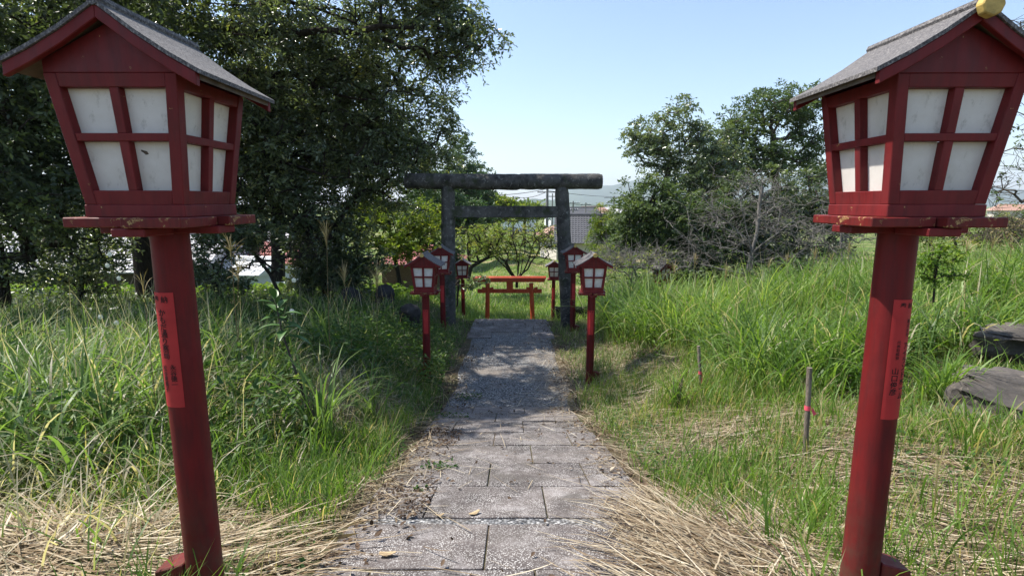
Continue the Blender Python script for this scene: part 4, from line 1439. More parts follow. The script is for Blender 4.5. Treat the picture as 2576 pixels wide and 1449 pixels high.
# cherry behind the gate
tree('cherry_tree', 'low spreading cherry tree with many thin stems behind the vermilion gate', 'tree',
     [tr(1300, 722, 26), tr(1300, 712, 26), tr(1300, 706, 26)],
     [(1280, 585, 26, 120, 32, 1.6), (1200, 605, 25.6, 60, 40, 1.3), (1350, 590, 26, 60, 45, 1.3), (1270, 630, 25.6, 110, 30, 1.4), (1390, 620, 26, 30, 45, 1)],
     200, 17, 0.30, 0.12, M['leaf_cherry'], M['bark'], 0.085, 0.014, seed=30, six=False, step=0.45, twigs=700, wiggle=0.09,
     limbs=[(2, tr(x, y, 26 + d)) for x, y, d in ((1225, 605, -.5), (1255, 580, .4), (1280, 565, 0), (1300, 560, .5), (1322, 570, -.4), (1345, 585, .2), (1370, 610, -.3), (1240, 640, -.6), (1335, 625, .6))])
tree('cherry_tree', 'bent cherry tree leaning to the far lantern, left behind the gate', 'tree',
     [tr(1178, 705, 24), tr(1185, 672, 24), tr(1205, 660, 24), tr(1235, 645, 24)],
     [(1180, 600, 24, 40, 40, 1), (1230, 600, 24, 60, 45, 1.2), (1165, 640, 24, 25, 25, .7)],
     90, 26, 0.28, 0.12, M['leaf_cherry'], M['bark'], 0.09, 0.012, seed=31, six=False, step=0.4, twigs=160)
# right hand trees
tree('laurel_tree', 'dense mid green tree leaning over the bamboo on the right of the gate', 'tree',
     [tr(1660, 745, 19), tr(1655, 650, 19), tr(1650, 560, 19), tr(1645, 490, 19)],
     [(1630, 530, 19, 85, 85, 1.3), (1590, 580, 18.8, 60, 60, 1), (1700, 570, 19, 80, 90, 1.2), (1640, 455, 19.2, 35, 30, .6), (1720, 660, 18.6, 110, 70, 1.0), (1780, 560, 19.4, 90, 90, 1.1), (1560, 620, 18.6, 45, 50, .8)],
     420, 85, 0.30, 0.13, M['leaf_mid'], M['bark'], 0.12, 0.015, seed=40, six=False, step=0.5, shell=0.5, trunk_r=0.1)
tree('tall_tree', 'airy evergreen with slim forked stems standing highest beside the sky gap', 'tree',
     [tr(1690, 700, 22), tr(1675, 560, 22), tr(1670, 470, 22), tr(1690, 400, 22)],
     [(1640, 340, 22, 75, 60, 1.2), (1600, 360, 22, 40, 40, .8), (1720, 285, 22, 50, 45, 1.0), (1750, 340, 22, 50, 50, 1.0), (1690, 390, 22, 90, 35, 1.1), (1650, 415, 22, 50, 22, .8), (1800, 380, 22.5, 80, 70, 1.2), (1760, 440, 22.5, 110, 60, 1.2)],
     300, 62, 0.26, 0.14, M['leaf_dark'], M['bark_mid'], 0.11, 0.014, seed=41, six=False, step=0.5, shell=0.45, trunk_r=0.09)
tree('tall_tree', 'tallest evergreen group behind the big right lantern roof', 'tree',
     [tr(1960, 700, 25), tr(1955, 560, 25), tr(1950, 450, 25), tr(1945, 350, 25)],
     [(1960, 270, 25, 90, 55, 1.6), (1860, 310, 24.5, 70, 60, 1.3), (2030, 290, 25, 60, 75, 1.4), (1900, 390, 24.5, 130, 60, 1.6), (2040, 400, 25, 60, 70, 1.3), (1820, 430, 24, 90, 60, 1.3)],
     380, 70, 0.32, 0.15, M['leaf_mid'], M['bark_mid'], 0.17, 0.016, seed=42, six=False, step=0.6, shell=0.5, trunk_r=0.13)
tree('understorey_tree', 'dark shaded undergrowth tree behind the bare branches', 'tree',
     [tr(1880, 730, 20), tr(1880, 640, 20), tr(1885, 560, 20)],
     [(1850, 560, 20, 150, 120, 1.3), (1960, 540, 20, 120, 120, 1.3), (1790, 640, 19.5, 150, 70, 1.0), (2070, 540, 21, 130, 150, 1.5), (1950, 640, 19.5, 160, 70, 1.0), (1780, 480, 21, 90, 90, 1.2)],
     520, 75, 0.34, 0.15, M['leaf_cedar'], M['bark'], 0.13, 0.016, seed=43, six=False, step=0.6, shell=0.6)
tree('bamboo_clump', 'feathery light green bamboo clump right of the gate pillar', 'bamboo',
     [tr(1515, 690, 30), tr(1514, 600, 30), tr(1512, 540, 30)],
     [(1510, 560, 30, 22, 45, .8), (1535, 580, 30, 25, 50, .9), (1495, 610, 30, 18, 30, .6), (1525, 635, 29, 35, 30, .8), (1505, 522, 30, 8, 10, .3)],
     130, 55, 0.26, 0.20, M['leaf_yg'], M['bark_mid'], 0.04, 0.015, seed=44, six=False, aspect=0.22, step=0.6)
# bare trees of the right
tree('bare_tree', 'leafless grey tree with forked dark trunk above the tall grass', 'tree',
     [tr(1875, 745, 13.2), tr(1878, 690, 13.2), tr(1890, 640, 13.2), tr(1905, 585, 13.2), tr(1910, 520, 13.3), tr(1918, 470, 13.3)],
     [(1900, 480, 13.3, 120, 70, 1.0), (1790, 560, 13.2, 150, 80, 1.0), (1980, 550, 13.2, 110, 70, 1.0), (1760, 640, 13, 110, 40, .8), (1960, 640, 13, 130, 40, .8)],
     170, 0, 0.30, 0.1, M['leaf_mid'], M['bark_grey'], 0.075, 0.0055, seed=50, limbs=[(1, tr(1780, 610, 13)), (1, tr(1800, 540, 13.2)), (2, tr(1850, 470, 13.3)), (2, tr(2000, 560, 13.2)), (1, tr(1730, 650, 13)), (3, tr(1990, 470, 13.3))], step=0.22, twigs=850, trunk_r=0.045, sides=5, wiggle=0.18, power=0.4)
tree('bare_tree', 'leafless twiggy tree behind the left edge of the big right lantern', 'tree',
     [tr(2120, 745, 14.5), tr(2122, 680, 14.5), tr(2115, 610, 14.5), tr(2120, 550, 14.5)],
     [(2120, 520, 14.5, 90, 90, 1.0), (2180, 600, 14.5, 100, 70, 1.0), (2060, 600, 14.3, 70, 70, .9), (2150, 680, 14.2, 130, 40, .9)],
     150, 0, 0.30, 0.1, M['leaf_mid'], M['bark_grey'], 0.05, 0.0055, seed=51, step=0.25, twigs=700, sides=5, wiggle=0.18, power=0.4)
tree('bare_bush', 'tangled leafless bush behind the second right lantern', 'bush',
     [tr(1585, 745, 14.2), tr(1590, 715, 14.2), tr(1600, 690, 14.2)],
     [(1580, 655, 14.2, 80, 40, .9), (1650, 660, 14, 70, 40, .8), (1520, 650, 14.5, 50, 45, .8)],
     110, 1, 0.26, 0.07, M['leaf_cherry'], M['bark_grey'], 0.04, 0.006, seed=52, limbs=[(1, tr(x, y, 14.2)) for x, y in ((1530, 640), (1560, 630), (1600, 625), (1640, 640), (1670, 655))], step=0.22, twigs=650, sides=4, wiggle=0.2, power=0.4, six=False)
tree('side_tree', 'thin leaved branches reaching in at the picture edge behind the right lantern', 'tree',
     [(12.2, 10.2, gz(12.2, 10.2) - .3), (12.0, 10.1, 1.2), (11.6, 9.9, 2.4), (11.3, 9.7, 3.6)],
     [(2560, 420, 9.6, 60, 120, .8), (2620, 150, 9.6, 90, 160, 1.0), (2590, 40, 9.5, 40, 50, .5), (2540, 500, 9.6, 40, 30, .5)],
     90, 9, 0.26, 0.07, M['leaf_mid'], M['bark_mid'], 0.09, 0.007, seed=53, step=0.3, twigs=420)
tree('bare_bush', 'tan twiggy brush at the picture edge below the right lantern platform', 'bush',
     [tr(2560, 680, 11.5), tr(2562, 640, 11.5), tr(2565, 610, 11.5)],
     [(2560, 575, 11.5, 70, 35, .9), (2480, 600, 11.8, 60, 20, .8), (2640, 570, 11, 60, 40, .8)],
     90, 6, 0.25, 0.06, M['plume'], M['bark_mid'], 0.03, 0.006, seed=56, step=0.22, twigs=450, sides=4, wiggle=0.2, power=0.4, six=False)
tree('brush_bush', 'rough olive bush on the rise behind the sapling at the picture edge', 'bush',
     [tr(2400, 690, 13.5), tr(2402, 650, 13.5), tr(2405, 615, 13.5)],
     [(2400, 590, 13.5, 110, 26, 1.0), (2290, 600, 13.8, 60, 24, .8), (2500, 580, 13.4, 90, 34, 1.0), (2600, 565, 13.2, 90, 40, 1.0)],
     150, 40, 0.22, 0.075, M['leaf_yg'], M['bark_mid'], 0.03, 0.007, seed=57, step=0.25, twigs=300, six=False)
tree('sapling', 'small feathery green sapling in tall grass beside the right lantern post', 'sapling',
     [tr(2348, 760, 5.2), tr(2352, 700, 5.2), tr(2362, 640, 5.2), tr(2370, 620, 5.2)],
     [(2370, 640, 5.2, 55, 22, .16), (2345, 668, 5.2, 45, 14, .14), (2400, 690, 5.2, 40, 14, .14), (2335, 700, 5.2, 35, 12, .12)],
     60, 26, 0.045, 0.035, M['kudzu'], M['bark'], 0.010, 0.0025, seed=54, step=0.1, up=0.7)


# ------------------------------------------------------------------ grasses
def blades(B, L, W, phi, th0, curve, segs=5, twist=None, r=None, taper=0.75):
    """ribbons: B base points, L length, W width, phi heading, th0 start tilt from vertical, curve added tilt to the tip"""
    r = r or rng
    n = len(B)
    hd = np.stack([np.cos(phi), np.sin(phi), np.zeros(n)], 1)
    tw = r.uniform(-0.9, 0.9, n) if twist is None else twist
    sd = np.stack([-np.sin(phi + tw), np.cos(phi + tw), np.zeros(n)], 1)
    P = B.copy()
    ctr = [P]
    for i in range(segs):
        t = (i + 0.5) / segs
        th = th0 + curve * t ** 1.5
        P = P + (hd * np.sin(th)[:, None] + np.array([[0, 0, 1.0]]) * np.cos(th)[:, None]) * (L / segs)[:, None]
        ctr.append(P)
    V = np.zeros((n, 2 * segs + 1, 3)); A = np.zeros((n, 2 * segs + 1))
    for i in range(segs):
        t = i / segs
        w = W * (0.75 + 0.5 * t if t < 0.35 else 0.925 * (1 - ((t - 0.35) / 0.65) ** 1.6 * taper)) * 0.5
        V[:, 2 * i] = ctr[i] - sd * w[:, None]
        V[:, 2 * i + 1] = ctr[i] + sd * w[:, None]
        A[:, 2 * i:2 * i + 2] = t
    V[:, -1] = ctr[-1]; A[:, -1] = 1
    T = []
    for i in range(segs - 1):
        a = 2 * i
        T += [(a, a + 1, a + 3), (a, a + 3, a + 2)]
    T.append((2 * segs - 2, 2 * segs - 1, 2 * segs))
    T = np.array(T)
    k = 2 * segs + 1
    TT = (np.arange(n)[:, None, None] * k + T[None]).reshape(-1, 3)
    return V.reshape(-1, 3), TT, A.reshape(-1), k


def scatter(n, x0, x1, y0, y1, keep, r, margin=1.2):
    """random ground points in a box, thinned by keep(x, y) in 0..1 and to what the view can show"""
    out = []; got = 0
    while got < n:
        x = r.uniform(x0, x1, n * 2); y = r.uniform(y0, y1, n * 2)
        p = keep(x, y) * (np.abs(x) < 1.10 * y + margin)
        s = r.random(n * 2) < p
        out.append(np.stack([x[s], y[s]], 1)); got += int(s.sum())
        if len(out) > 60: break
    return np.concatenate(out)[:n]


def lantern_clear(x, y, rad=0.10):
    k = np.ones_like(x)
    for o in lan[:8]:
        k = k * (((x - o.location.x) ** 2 + (y - o.location.y) ** 2) > rad ** 2)
    k = k * ((((x - 3.75) / 0.75) ** 2 + ((y - 3.5) / 0.5) ** 2) > 1) * ((((x - 5.3) / 0.7) ** 2 + ((y - 5.0) / 0.45) ** 2) > 1)
    return k


def grass(name, label, pts, mat, L, W, th, cv, segs, r, dead=0.0, clump=1.4, sink=0.02, tone=0.0, flop=None):
    n = len(pts)
    x, y = pts[:, 0], pts[:, 1]
    B = np.stack([x, y, ground_z(x, y) - sink], 1)
    nz = vnoise(x + 5, y + 9, clump)
    Ls = L(x, y) * (0.55 + 0.75 * nz) * r.uniform(0.6, 1.2, n)
    phi = r.uniform(0, 2 * math.pi, n)
    if flop is not None:
        # blades of one tussock lean the same way
        base = vnoise(x + 40, y + 3, 0.9) * 4 * math.pi
        phi = base + r.normal(0, flop, n)
    tilt = np.abs(r.normal(0, th, n)) + 0.04
    curve = np.abs(r.normal(cv, cv * 0.45, n))
    Ws = W * r.uniform(0.55, 1.3, n)
    V, T, A, k = blades(B, Ls, Ws, phi, tilt, curve, segs, None, r)
    tn = np.clip(r.normal(0.48 + tone, 0.27, n) + (vnoise(x, y, 0.8) - 0.5) * 0.5, 0, 0.92)
    d = r.random(n) < dead * (0.4 + 1.2 * vnoise(x + 70, y + 7, 1.1))
    tn[d] = r.uniform(0.94, 1.0, d.sum())
    o = mesh_np(name, V, T, mat, rnd=np.repeat(tn, k), along=A)
    tag(o, label, 'grass', kind='stuff')
    return o


# the meadow's lower edge is where mowing stopped
def meadow_r(x, y):
    front = 4.9 + 0.45 * np.sin(x * 1.7) + 0.5 * (vnoise(x, y, 0.9) - 0.5) - 0.10 * np.clip(x - 3, 0, 6)
    inner = 1.85 + 0.25 * np.sin(y * 1.1) + 0.05 * (12 - y) * (y < 7)
    return ss(0, 0.5, y - front) * ss(0, 0.45, x - inner) * (1 - ss(13.0, 14.6, y) * 0.85) * lantern_clear(x, y)


rg_ = np.random.default_rng(11)
dens = lambda y: np.clip(7.0 / y, 0.25, 1.0)
p = scatter(30000, 1.5, 13.5, 4.2, 15, lambda x, y: meadow_r(x, y) * dens(y), rg_)
grass('tall_grass', 'sunlit tall green meadow grass covering the right bank', p, M['grass_r'], lambda x, y: 0.88 + 0.25 * ss(5.5, 8, y), 0.0185, 0.24, 1.55, 7, rg_, 0.05, 0.9, flop=1.5)
p = scatter(9000, 1.5, 13.5, 4.2, 15, lambda x, y: meadow_r(x, y) * dens(y), rg_)
grass('dry_undergrass', 'dry bleached stalks mixed into the foot of the meadow grass', p, M['grass_r'], lambda x, y: 0.45 + 0 * x, 0.009, 0.55, 1.3, 4, rg_, 0.75, 1.1)

def meadow_l(x, y):
    inner = -1.75 - 0.25 * np.sin(y * 1.3) - 0.25 * np.clip(3.2 - y, 0, 1)
    front = 2.2 + 0.35 * np.sin(x * 2.1) + 0.25 * np.clip(-2.2 - x, 0, 2)
    return ss(0, 0.5, inner - x) * ss(0, 0.7, y - front) * (1 - ss(9.5, 11.5, y) * 0.8)
rl_ = np.random.default_rng(12)
p = scatter(19000, -11, -1.4, 1.8, 12.5, lambda x, y: meadow_l(x, y) * dens(y) * (1 - 0.75 * ss(-3.6, -2.4, x) * ss(5.2, 6.6, y)), rl_)
grass('tall_grass', 'tall shaded grass arching over the left bank below the trees', p, M['grass_l'], lambda x, y: (0.74 + 0.10 * np.sin(x * 2) - 0.12 * ss(6, 9, y)) * (1 - 0.38 * ss(-3.0, -2.1, x)), 0.0180, 0.24, 1.55, 7, rl_, 0.10, 0.9, flop=1.5)
p = scatter(9000, -7, -1.2, 1.4, 8, lambda x, y: ss(0, 0.6, -1.3 - x) * dens(y), rl_)
grass('dry_undergrass', 'dead pale grass stalks leaning in the left bank grass', p, M['grass_l'], lambda x, y: 0.48 + 0 * x, 0.009, 0.6, 1.5, 5, rl_, 0.85, 1.2)

p = scatter(700, -8, -1.9, 2.6, 10, lambda x, y: meadow_l(x, y) * dens(y), rl_)
grass('dead_stalks', 'thin dead upright stalks standing in the left bank grass', p, M['grass_l'], lambda x, y: 0.95 + 0 * x, 0.0055, 0.12, 0.35, 5, rl_, 1.6, 0.9)
p = scatter(900, 1.9, 12, 5, 14, lambda x, y: meadow_r(x, y) * dens(y), rg_)
grass('dead_stalks', 'thin brown seed stalks standing in the right meadow grass', p, M['plume'], lambda x, y: 1.15 + 0 * x, 0.006, 0.12, 0.35, 5, rg_, 0, 0.9)
# mown verge on both sides: short fresh shoots among straw
def verge(x, y):
    a = np.abs(x + 0.02)
    e = ss(0.90, 1.15, a + 0.2 * (vnoise(x, y, 2.2) - 0.5))
    cl = ss(0.35, 0.62, vnoise(x + 13, y + 29, 1.25) * 0.65 + vnoise(x + 3, y, 3.1) * 0.35)
    left = (x < 0) * (0.35 + 0.65 * cl)
    right = (x > 0) * (0.40 + 0.60 * cl)
    return e * (left + right) * (1 - 0.6 * meadow_r(x, y)) * lantern_clear(x, y, 0.07)
rs_ = np.random.default_rng(13)
p = scatter(46000, -6.5, 7.5, 1.0, 7.5, lambda x, y: verge(x, y) * np.clip(3.2 / y, 0.2, 1) , rs_)
grass('short_grass', 'short fresh grass shoots on the mown verges beside the steps', p, M['grass_s'], lambda x, y: 0.20 + 0.12 * (vnoise(x + 13, y + 29, 1.25) > 0.5), 0.0065, 0.26, 0.75, 4, rs_, 0.10, 1.6)
p = scatter(2600, -3.2, 4.5, 1.2, 5.5, lambda x, y: verge(x, y) ** 2 * np.clip(2.6 / y, 0.2, 1), rs_)
grass('coarse_grass', 'coarse bright green grass tufts standing up through the straw', p, M['grass_s'], lambda x, y: 0.36 + 0 * x, 0.0095, 0.18, 0.8, 5, rs_, 0.02, 2.1, tone=0.1)
p = scatter(15000, -3.4, 3.2, 6.3, 13.4, lambda x, y: ss(0.86, 1.25, np.abs(x + 0.02) + 0.25 * (vnoise(x, y, 1.8) - 0.5)) * np.clip(8.0 / y, 0.2, 1) * lantern_clear(x, y, 0.07), rs_)
grass('short_grass', 'low grass and weeds along the gravel path edges', p, M['grass_l'], lambda x, y: 0.19 + 0.12 * (vnoise(x + 3, y + 2, 1.0) > 0.55), 0.009, 0.35, 0.9, 4, rs_, 0.14, 1.4)
# beyond the end of the path
p = scatter(24000, -8, 8, 13.2, 24, lambda x, y: np.clip(15.0 / y, 0.2, 1) ** 2, rs_, 0.5)
grass('field_grass', 'bright grass growing round the vermilion gate beyond the path', p, M['grass_r'], lambda x, y: 0.34 + 0.25 * (vnoise(x, y, 0.7) > 0.5), 0.016, 0.35, 1.0, 4, rs_, 0.06, 0.8)
p = scatter(16000, -16, 16, 22, 48, lambda x, y: (24.0 / y) ** 2 * 0.9 + 0 * x, rs_, 0.5)
grass('field_grass', 'open lawn field in sun behind the cherry trees', p, M['grass_r'], lambda x, y: 0.30 + 0 * x, 0.035, 0.4, 0.9, 3, rs_, 0.25, 0.4)

# seed heads standing over the meadow: one plant each
def plume_plant(label, px, py, Y, h, n, spread, thick=0.004, group=None, bend=0.5, mat='plume', leafy=4):
    top = at(px, py, Y)
    base = Vector((top.x, Y, min(gz(top.x, Y), top.z - 0.4)))
    H = top.z - base.z
    r = np.random.default_rng(int(px * 7 + py))
    root = empty('plume_grass', base)
    lean = r.uniform(-0.05, 0.05)
    pts = [(lean * H * (k / 6) ** 2, 0, (H - h * 0.8) * k / 6) for k in range(7)]
    MB().tube(pts, [thick * (1.2 - 0.1 * k) for k in range(7)], 5).build('stem', M['plume'], root)
    tip = np.array(pts[-1])
    B = np.repeat(tip[None], n, 0) + r.normal(size=(n, 3)) * np.array([.003, .003, h * 0.12])
    V, T, A, k = blades(B, h * r.uniform(0.6, 1.1, n), np.full(n, thick * 1.5), r.uniform(0, 6.28, n), np.abs(r.normal(spread * 0.4, spread * 0.4, n)), np.abs(r.normal(bend, 0.3, n)), 5, None, r, 0.5)
    mesh_np('plume', V, T, M['plume'], rnd=np.repeat(r.random(n), k), along=A, parent=root)
    if leafy:
        B = np.zeros((leafy, 3)); B[:, 2] = r.uniform(0, H * 0.4, leafy)
        V, T, A, k = blades(B, H * r.uniform(0.5, 0.8, leafy), np.full(leafy, 0.012), r.uniform(0, 6.28, leafy), r.uniform(0.2, 0.5, leafy), r.uniform(0.8, 1.6, leafy), 6, None, r)
        mesh_np('blade_leaves', V, T, M['grass_l'], rnd=np.repeat(r.uniform(0.2, 0.7, leafy), k), along=A, parent=root)
    return tag(root, label, 'plume grass', group)


PG = 'plume grasses over the left bank'
plume_plant('pampas plume standing against the dark shrub, left one of the pair', 875, 668, 6.6, 0.26, 40, 0.5, group=PG)
plume_plant('drooping golden pampas plume nearest the second lantern', 940, 668, 6.8, 0.32, 60, 0.9, group=PG, bend=1.0)
plume_plant('upright pampas plume tip high before the yellow green tree', 812, 560, 5.8, 0.28, 26, 0.25, group=PG)
plume_plant('spreading grass seed head right below the big left lantern platform', 575, 590, 4.6, 0.20, 22, 0.8, group=PG)
plume_plant('lower spreading grass seed head in front of the white shed', 580, 650, 4.6, 0.20, 24, 0.9, group=PG)
plume_plant('tall leaning seed stalk just left of the big left lantern post', 378, 605, 3.2, 0.22, 12, 0.25, 0.003, PG)
plume_plant('thin seed stalk with sparse head further left of the lantern post', 355, 690, 3.4, 0.16, 10, 0.3, 0.003, PG)
RG = 'dry seed stalks at the back of the right meadow'
for k, (px, py) in enumerate([(1590, 640), (1690, 660), (1745, 640), (1830, 668), (1930, 650), (1985, 640), (2045, 625), (2090, 640), (2140, 610), (2180, 640), (2440, 600), (2500, 590), (2550, 600)]):
    plume_plant('dry seed stalk rising at the back of the right meadow', px, py, 12.0 - 0.1 * k if px < 2300 else 9.0, 0.28, 16, 0.4, 0.006, RG, leafy=2)

# ------------------------------------------------------------------ straw
def straw(name, label, n, cx, cy, sx, sy, ang, spread, Ls, hgt, W, seed, keep=None, curl=0.45):
    r = np.random.default_rng(seed)
    x = r.normal(cx, sx, n); y = r.normal(cy, sy, n)
    if keep is not None:
        s = keep(x, y); x, y = x[s], y[s]; n = len(x)
    mound = np.exp(-((x - cx) / (1.6 * sx)) ** 2 - ((y - cy) / (1.6 * sy)) ** 2)
    z = np.maximum(ground_z(x, y), steps_z(x, y)) + 0.006 + mound * hgt * r.random(n)
    B = np.stack([x, y, z], 1)
    phi = r.normal(ang, spread, n) + math.pi * (r.random(n) < 0.5)
    L = Ls * r.uniform(0.35, 1.15, n)
    th = r.normal(R(87), R(8), n)
    cv = r.normal(0.05, curl, n)
    V, T, A, k = blades(B, L, W * r.uniform(0.5, 1.4, n), phi, th, cv, 6, r.normal(0, 0.6, n), r, 0.4)
    # straws bend down with the ground under them
    V = V.reshape(n, k, 3)
    g = np.maximum(ground_z(V[..., 0], V[..., 1]), steps_z(V[..., 0], V[..., 1]))
    z_in = (z[:, None] - np.maximum(ground_z(x, y), steps_z(x, y))[:, None])
    V[..., 2] = np.maximum(g + 0.004 + z_in * 0.7, V[..., 2] * 0.35 + (g + z_in) * 0.65)
    o = mesh_np(name, V.reshape(-1, 3), T, M['straw'], rnd=np.repeat(np.clip(r.normal(0.48, 0.30, n), 0, 1), k))
    return tag(o, label, 'straw', kind='stuff')


def steps_z(x, y):
    """top of the stone steps, or far below where there are none"""
    x = np.asarray(x, float); y = np.asarray(y, float)
    z = np.full(x.shape, -50.0)
    inside = (y >= 1.5) & (y < FLAT0) & (x > XL) & (x < XR)
    z = np.where(inside, zl(y) + CZ + 0.018, z)
    inside = (y >= FLAT0) & (y < PATH_END) & (x > -0.96) & (x < 0.9)
    return np.where(inside, np.interp(y, [FLAT0, PATH_END], [FZ0 + 0.003, -2.895]) + CZ + 0.02, z)


straw('straw_heap', 'heap of pale cut straw sliding over the right end of the steps', 3000, 1.16, 2.25, 0.27, 0.34, R(-52), 0.40, 0.55, 0.09, 0.0064, 1, lambda x, y: x > 0.40 + 0.25 * (np.random.default_rng(4).random(len(x)) > 0.25))
straw('straw_heap', 'broken tangled straw pieces lying across the right end of the steps', 1300, 1.12, 2.3, 0.32, 0.38, R(10), 1.4, 0.26, 0.12, 0.007, 31, lambda x, y: x > 0.5, 0.9)
straw('straw_heap', 'broken tangled straw pieces on the mat beside the big left lantern post', 1300, -1.8, 1.9, 0.45, 0.36, R(60), 1.4, 0.30, 0.17, 0.009, 32, lambda x, y: x < -1.1, 0.9)
straw('straw_heap', 'matted straw between the steps and the big right lantern post', 1500, 1.15, 1.75, 0.28, 0.30, R(-40), 0.45, 0.5, 0.06, 0.006, 2)
straw('straw_heap', 'band of flattened straw across the right verge by the upper steps', 1500, 1.95, 4.1, 0.75, 0.30, R(-6), 0.6, 0.5, 0.05, 0.005, 3, lambda x, y: x > 0.78)
straw('straw_heap', 'thick mat of cut straw left of the big left lantern post', 5200, -1.9, 1.9, 0.48, 0.36, R(-8), 0.5, 0.65, 0.15, 0.0088, 4, lambda x, y: x < -1.1)
straw('straw_heap', 'tangled straw right behind the big left lantern post', 1100, -1.50, 2.15, 0.26, 0.40, R(35), 0.6, 0.45, 0.06, 0.0075, 5, lambda x, y: x < -1.08)
straw('straw_heap', 'straw lying at the left edge of the middle steps', 650, -1.06, 3.35, 0.20, 0.38, R(15), 0.7, 0.36, 0.03, 0.005, 6)
straw('straw_heap', 'dead grass leaning on the left bank behind the broad leaved plant', 1900, -1.9, 5.0, 0.5, 0.8, R(10), 0.8, 0.5, 0.05, 0.0065, 7)
straw('straw_litter', 'thin scattered straw over both mown verges', 2800, 0.2, 3.4, 2.6, 1.6, R(0), 1.2, 0.38, 0.01, 0.005, 8, lambda x, y: (y > 1.2) & ((np.abs(x) > 0.8) | (np.random.default_rng(3).random(len(x)) < 0.10)))
straw('straw_litter', 'dry straw bits at the right edge of the gravel path', 1600, 1.0, 7.4, 0.32, 1.5, R(20), 1.0, 0.4, 0.01, 0.006, 9, lambda x, y: y > 5)
straw('straw_litter', 'dry straw under the second right lantern and meadow foot', 2200, 1.9, 7.4, 0.35, 2.2, R(-20), 0.9, 0.5, 0.03, 0.007, 10, lambda x, y: (y > 4.6) & (x > 1))
straw('straw_litter', 'dry stalks behind the second left lantern', 1300, -1.7, 8.0, 0.45, 1.6, R(10), 0.9, 0.45, 0.02, 0.007, 11, lambda x, y: (y > 5) & (x < -1))
straw('straw_litter', 'straw strewn on the far right bank beside the big right lantern', 1500, 2.6, 2.6, 0.7, 0.6, R(-35), 0.5, 0.55, 0.03, 0.006, 12, lambda x, y: (y > 1.2) & (x > 1))

# ------------------------------------------------------------------ litter, weeds, plants
def scatter_leaves(name, label, pts, size, mat, lift, r, up=0.9, aspect=0.5, cat='leaves', tone=None, six=True):
    x, y = pts[:, 0], pts[:, 1]
    z = np.maximum(ground_z(x, y), steps_z(x, y)) + lift * r.random(len(x)) + 0.004
    V, T, k = leaf_mesh(np.stack([x, y, z], 1), size, aspect, up, 0.0, six, r)
    t = r.random(len(x)) if tone is None else np.clip(r.normal(tone, 0.2, len(x)), 0, 1)
    o = mesh_np(name, V, T, mat, rnd=np.repeat(t, k))
    return tag(o, label, cat, kind='stuff')


rf_ = np.random.default_rng(21)
p = scatter(2600, -1.15, 1.1, 1.9, 13, lambda x, y: 0.035 + 0.965 * ss(0.45, 0.95, np.abs(x + 0.02)) * ss(0.3, 0.6, vnoise(x, y, 1.7)), rf_)
scatter_leaves('leaf_litter', 'brown fallen leaves gathered along the path edges', p, 0.042, M['litter'], 0.012, rf_, 0.85)
p = scatter(1500, -1.5, -0.5, 2.7, 5.2, lambda x, y: vnoise(x, y, 2.6) ** 2, rf_)
scatter_leaves('leaf_litter', 'dark dead leaves and crumbs left of the middle steps', p, 0.03, M['litter'], 0.02, rf_, 0.8, tone=0.2)
p = scatter(16000, -4.6, -1.05, 5.8, 12, lambda x, y: np.clip(8 / y, 0, 1) * ss(0.25, 0.6, vnoise(x, y, 0.9)), rf_)
scatter_leaves('leafy_weeds', 'knee high leafy weeds around the stone statues', p, 0.075, M['herb'], 0.42, rf_, 0.45, 0.32, 'weeds', six=False)
p = scatter(9000, 1.0, 7, 2.0, 6.5, lambda x, y: np.clip(3 / y, 0, 1) * ss(0.4, 0.65, vnoise(x + 9, y, 1.4)), rf_)
scatter_leaves('leafy_weeds', 'small creeping weeds in the mown right verge', p, 0.032, M['herb'], 0.07, rf_, 0.6, 0.6, 'weeds', six=False)
p = scatter(5000, -4, -0.9, 2.0, 6.5, lambda x, y: np.clip(3 / y, 0, 1) * ss(0.4, 0.65, vnoise(x + 9, y, 1.4)), rf_)
scatter_leaves('leafy_weeds', 'small creeping weeds in the mown left verge', p, 0.032, M['herb'], 0.07, rf_, 0.6, 0.6, 'weeds', six=False)
p = scatter(5200, -7, -1.6, 2.8, 9, lambda x, y: np.clip(4 / y, 0, 1) * ss(0.45, 0.7, vnoise(x + 50, y + 11, 1.0)), rf_)
scatter_leaves('leafy_weeds', 'broad leaved weeds mixed through the tall left bank grass', p, 0.07, M['herb'], 0.55, rf_, 0.5, 0.5, 'weeds')
p = scatter(4200, 1.8, 11, 4.8, 13, lambda x, y: np.clip(6 / y, 0, 1) * ss(0.5, 0.72, vnoise(x + 20, y + 41, 0.9)), rf_)
scatter_leaves('leafy_weeds', 'broad leaved weeds mixed through the right meadow grass', p, 0.07, M['kudzu'], 0.75, rf_, 0.5, 0.5, 'weeds')
p = scatter(24000, -17, -2.5, 13.5, 24, lambda x, y: np.clip(15 / y, 0, 1) * ss(0, 1.5, -2.5 - x), rf_, 2)
scatter_leaves('creeper_leaves', 'bright sunlit creeper covering the slope beyond the left trees', p, 0.15, M['kudzu'], 0.40, rf_, 0.75, 0.8, 'creeper', six=False)
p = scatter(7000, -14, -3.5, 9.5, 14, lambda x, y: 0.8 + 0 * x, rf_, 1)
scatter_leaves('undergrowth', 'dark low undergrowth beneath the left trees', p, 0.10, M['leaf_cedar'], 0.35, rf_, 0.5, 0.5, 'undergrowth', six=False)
p = scatter(17000, 3, 26, 14, 26, lambda x, y: 0.8 + 0 * x, rf_, 1)
scatter_leaves('undergrowth', 'leafy undergrowth at the foot of the right trees', p, 0.15, M['leaf_mid'], 1.1, rf_, 0.5, 0.5, 'undergrowth', six=False)


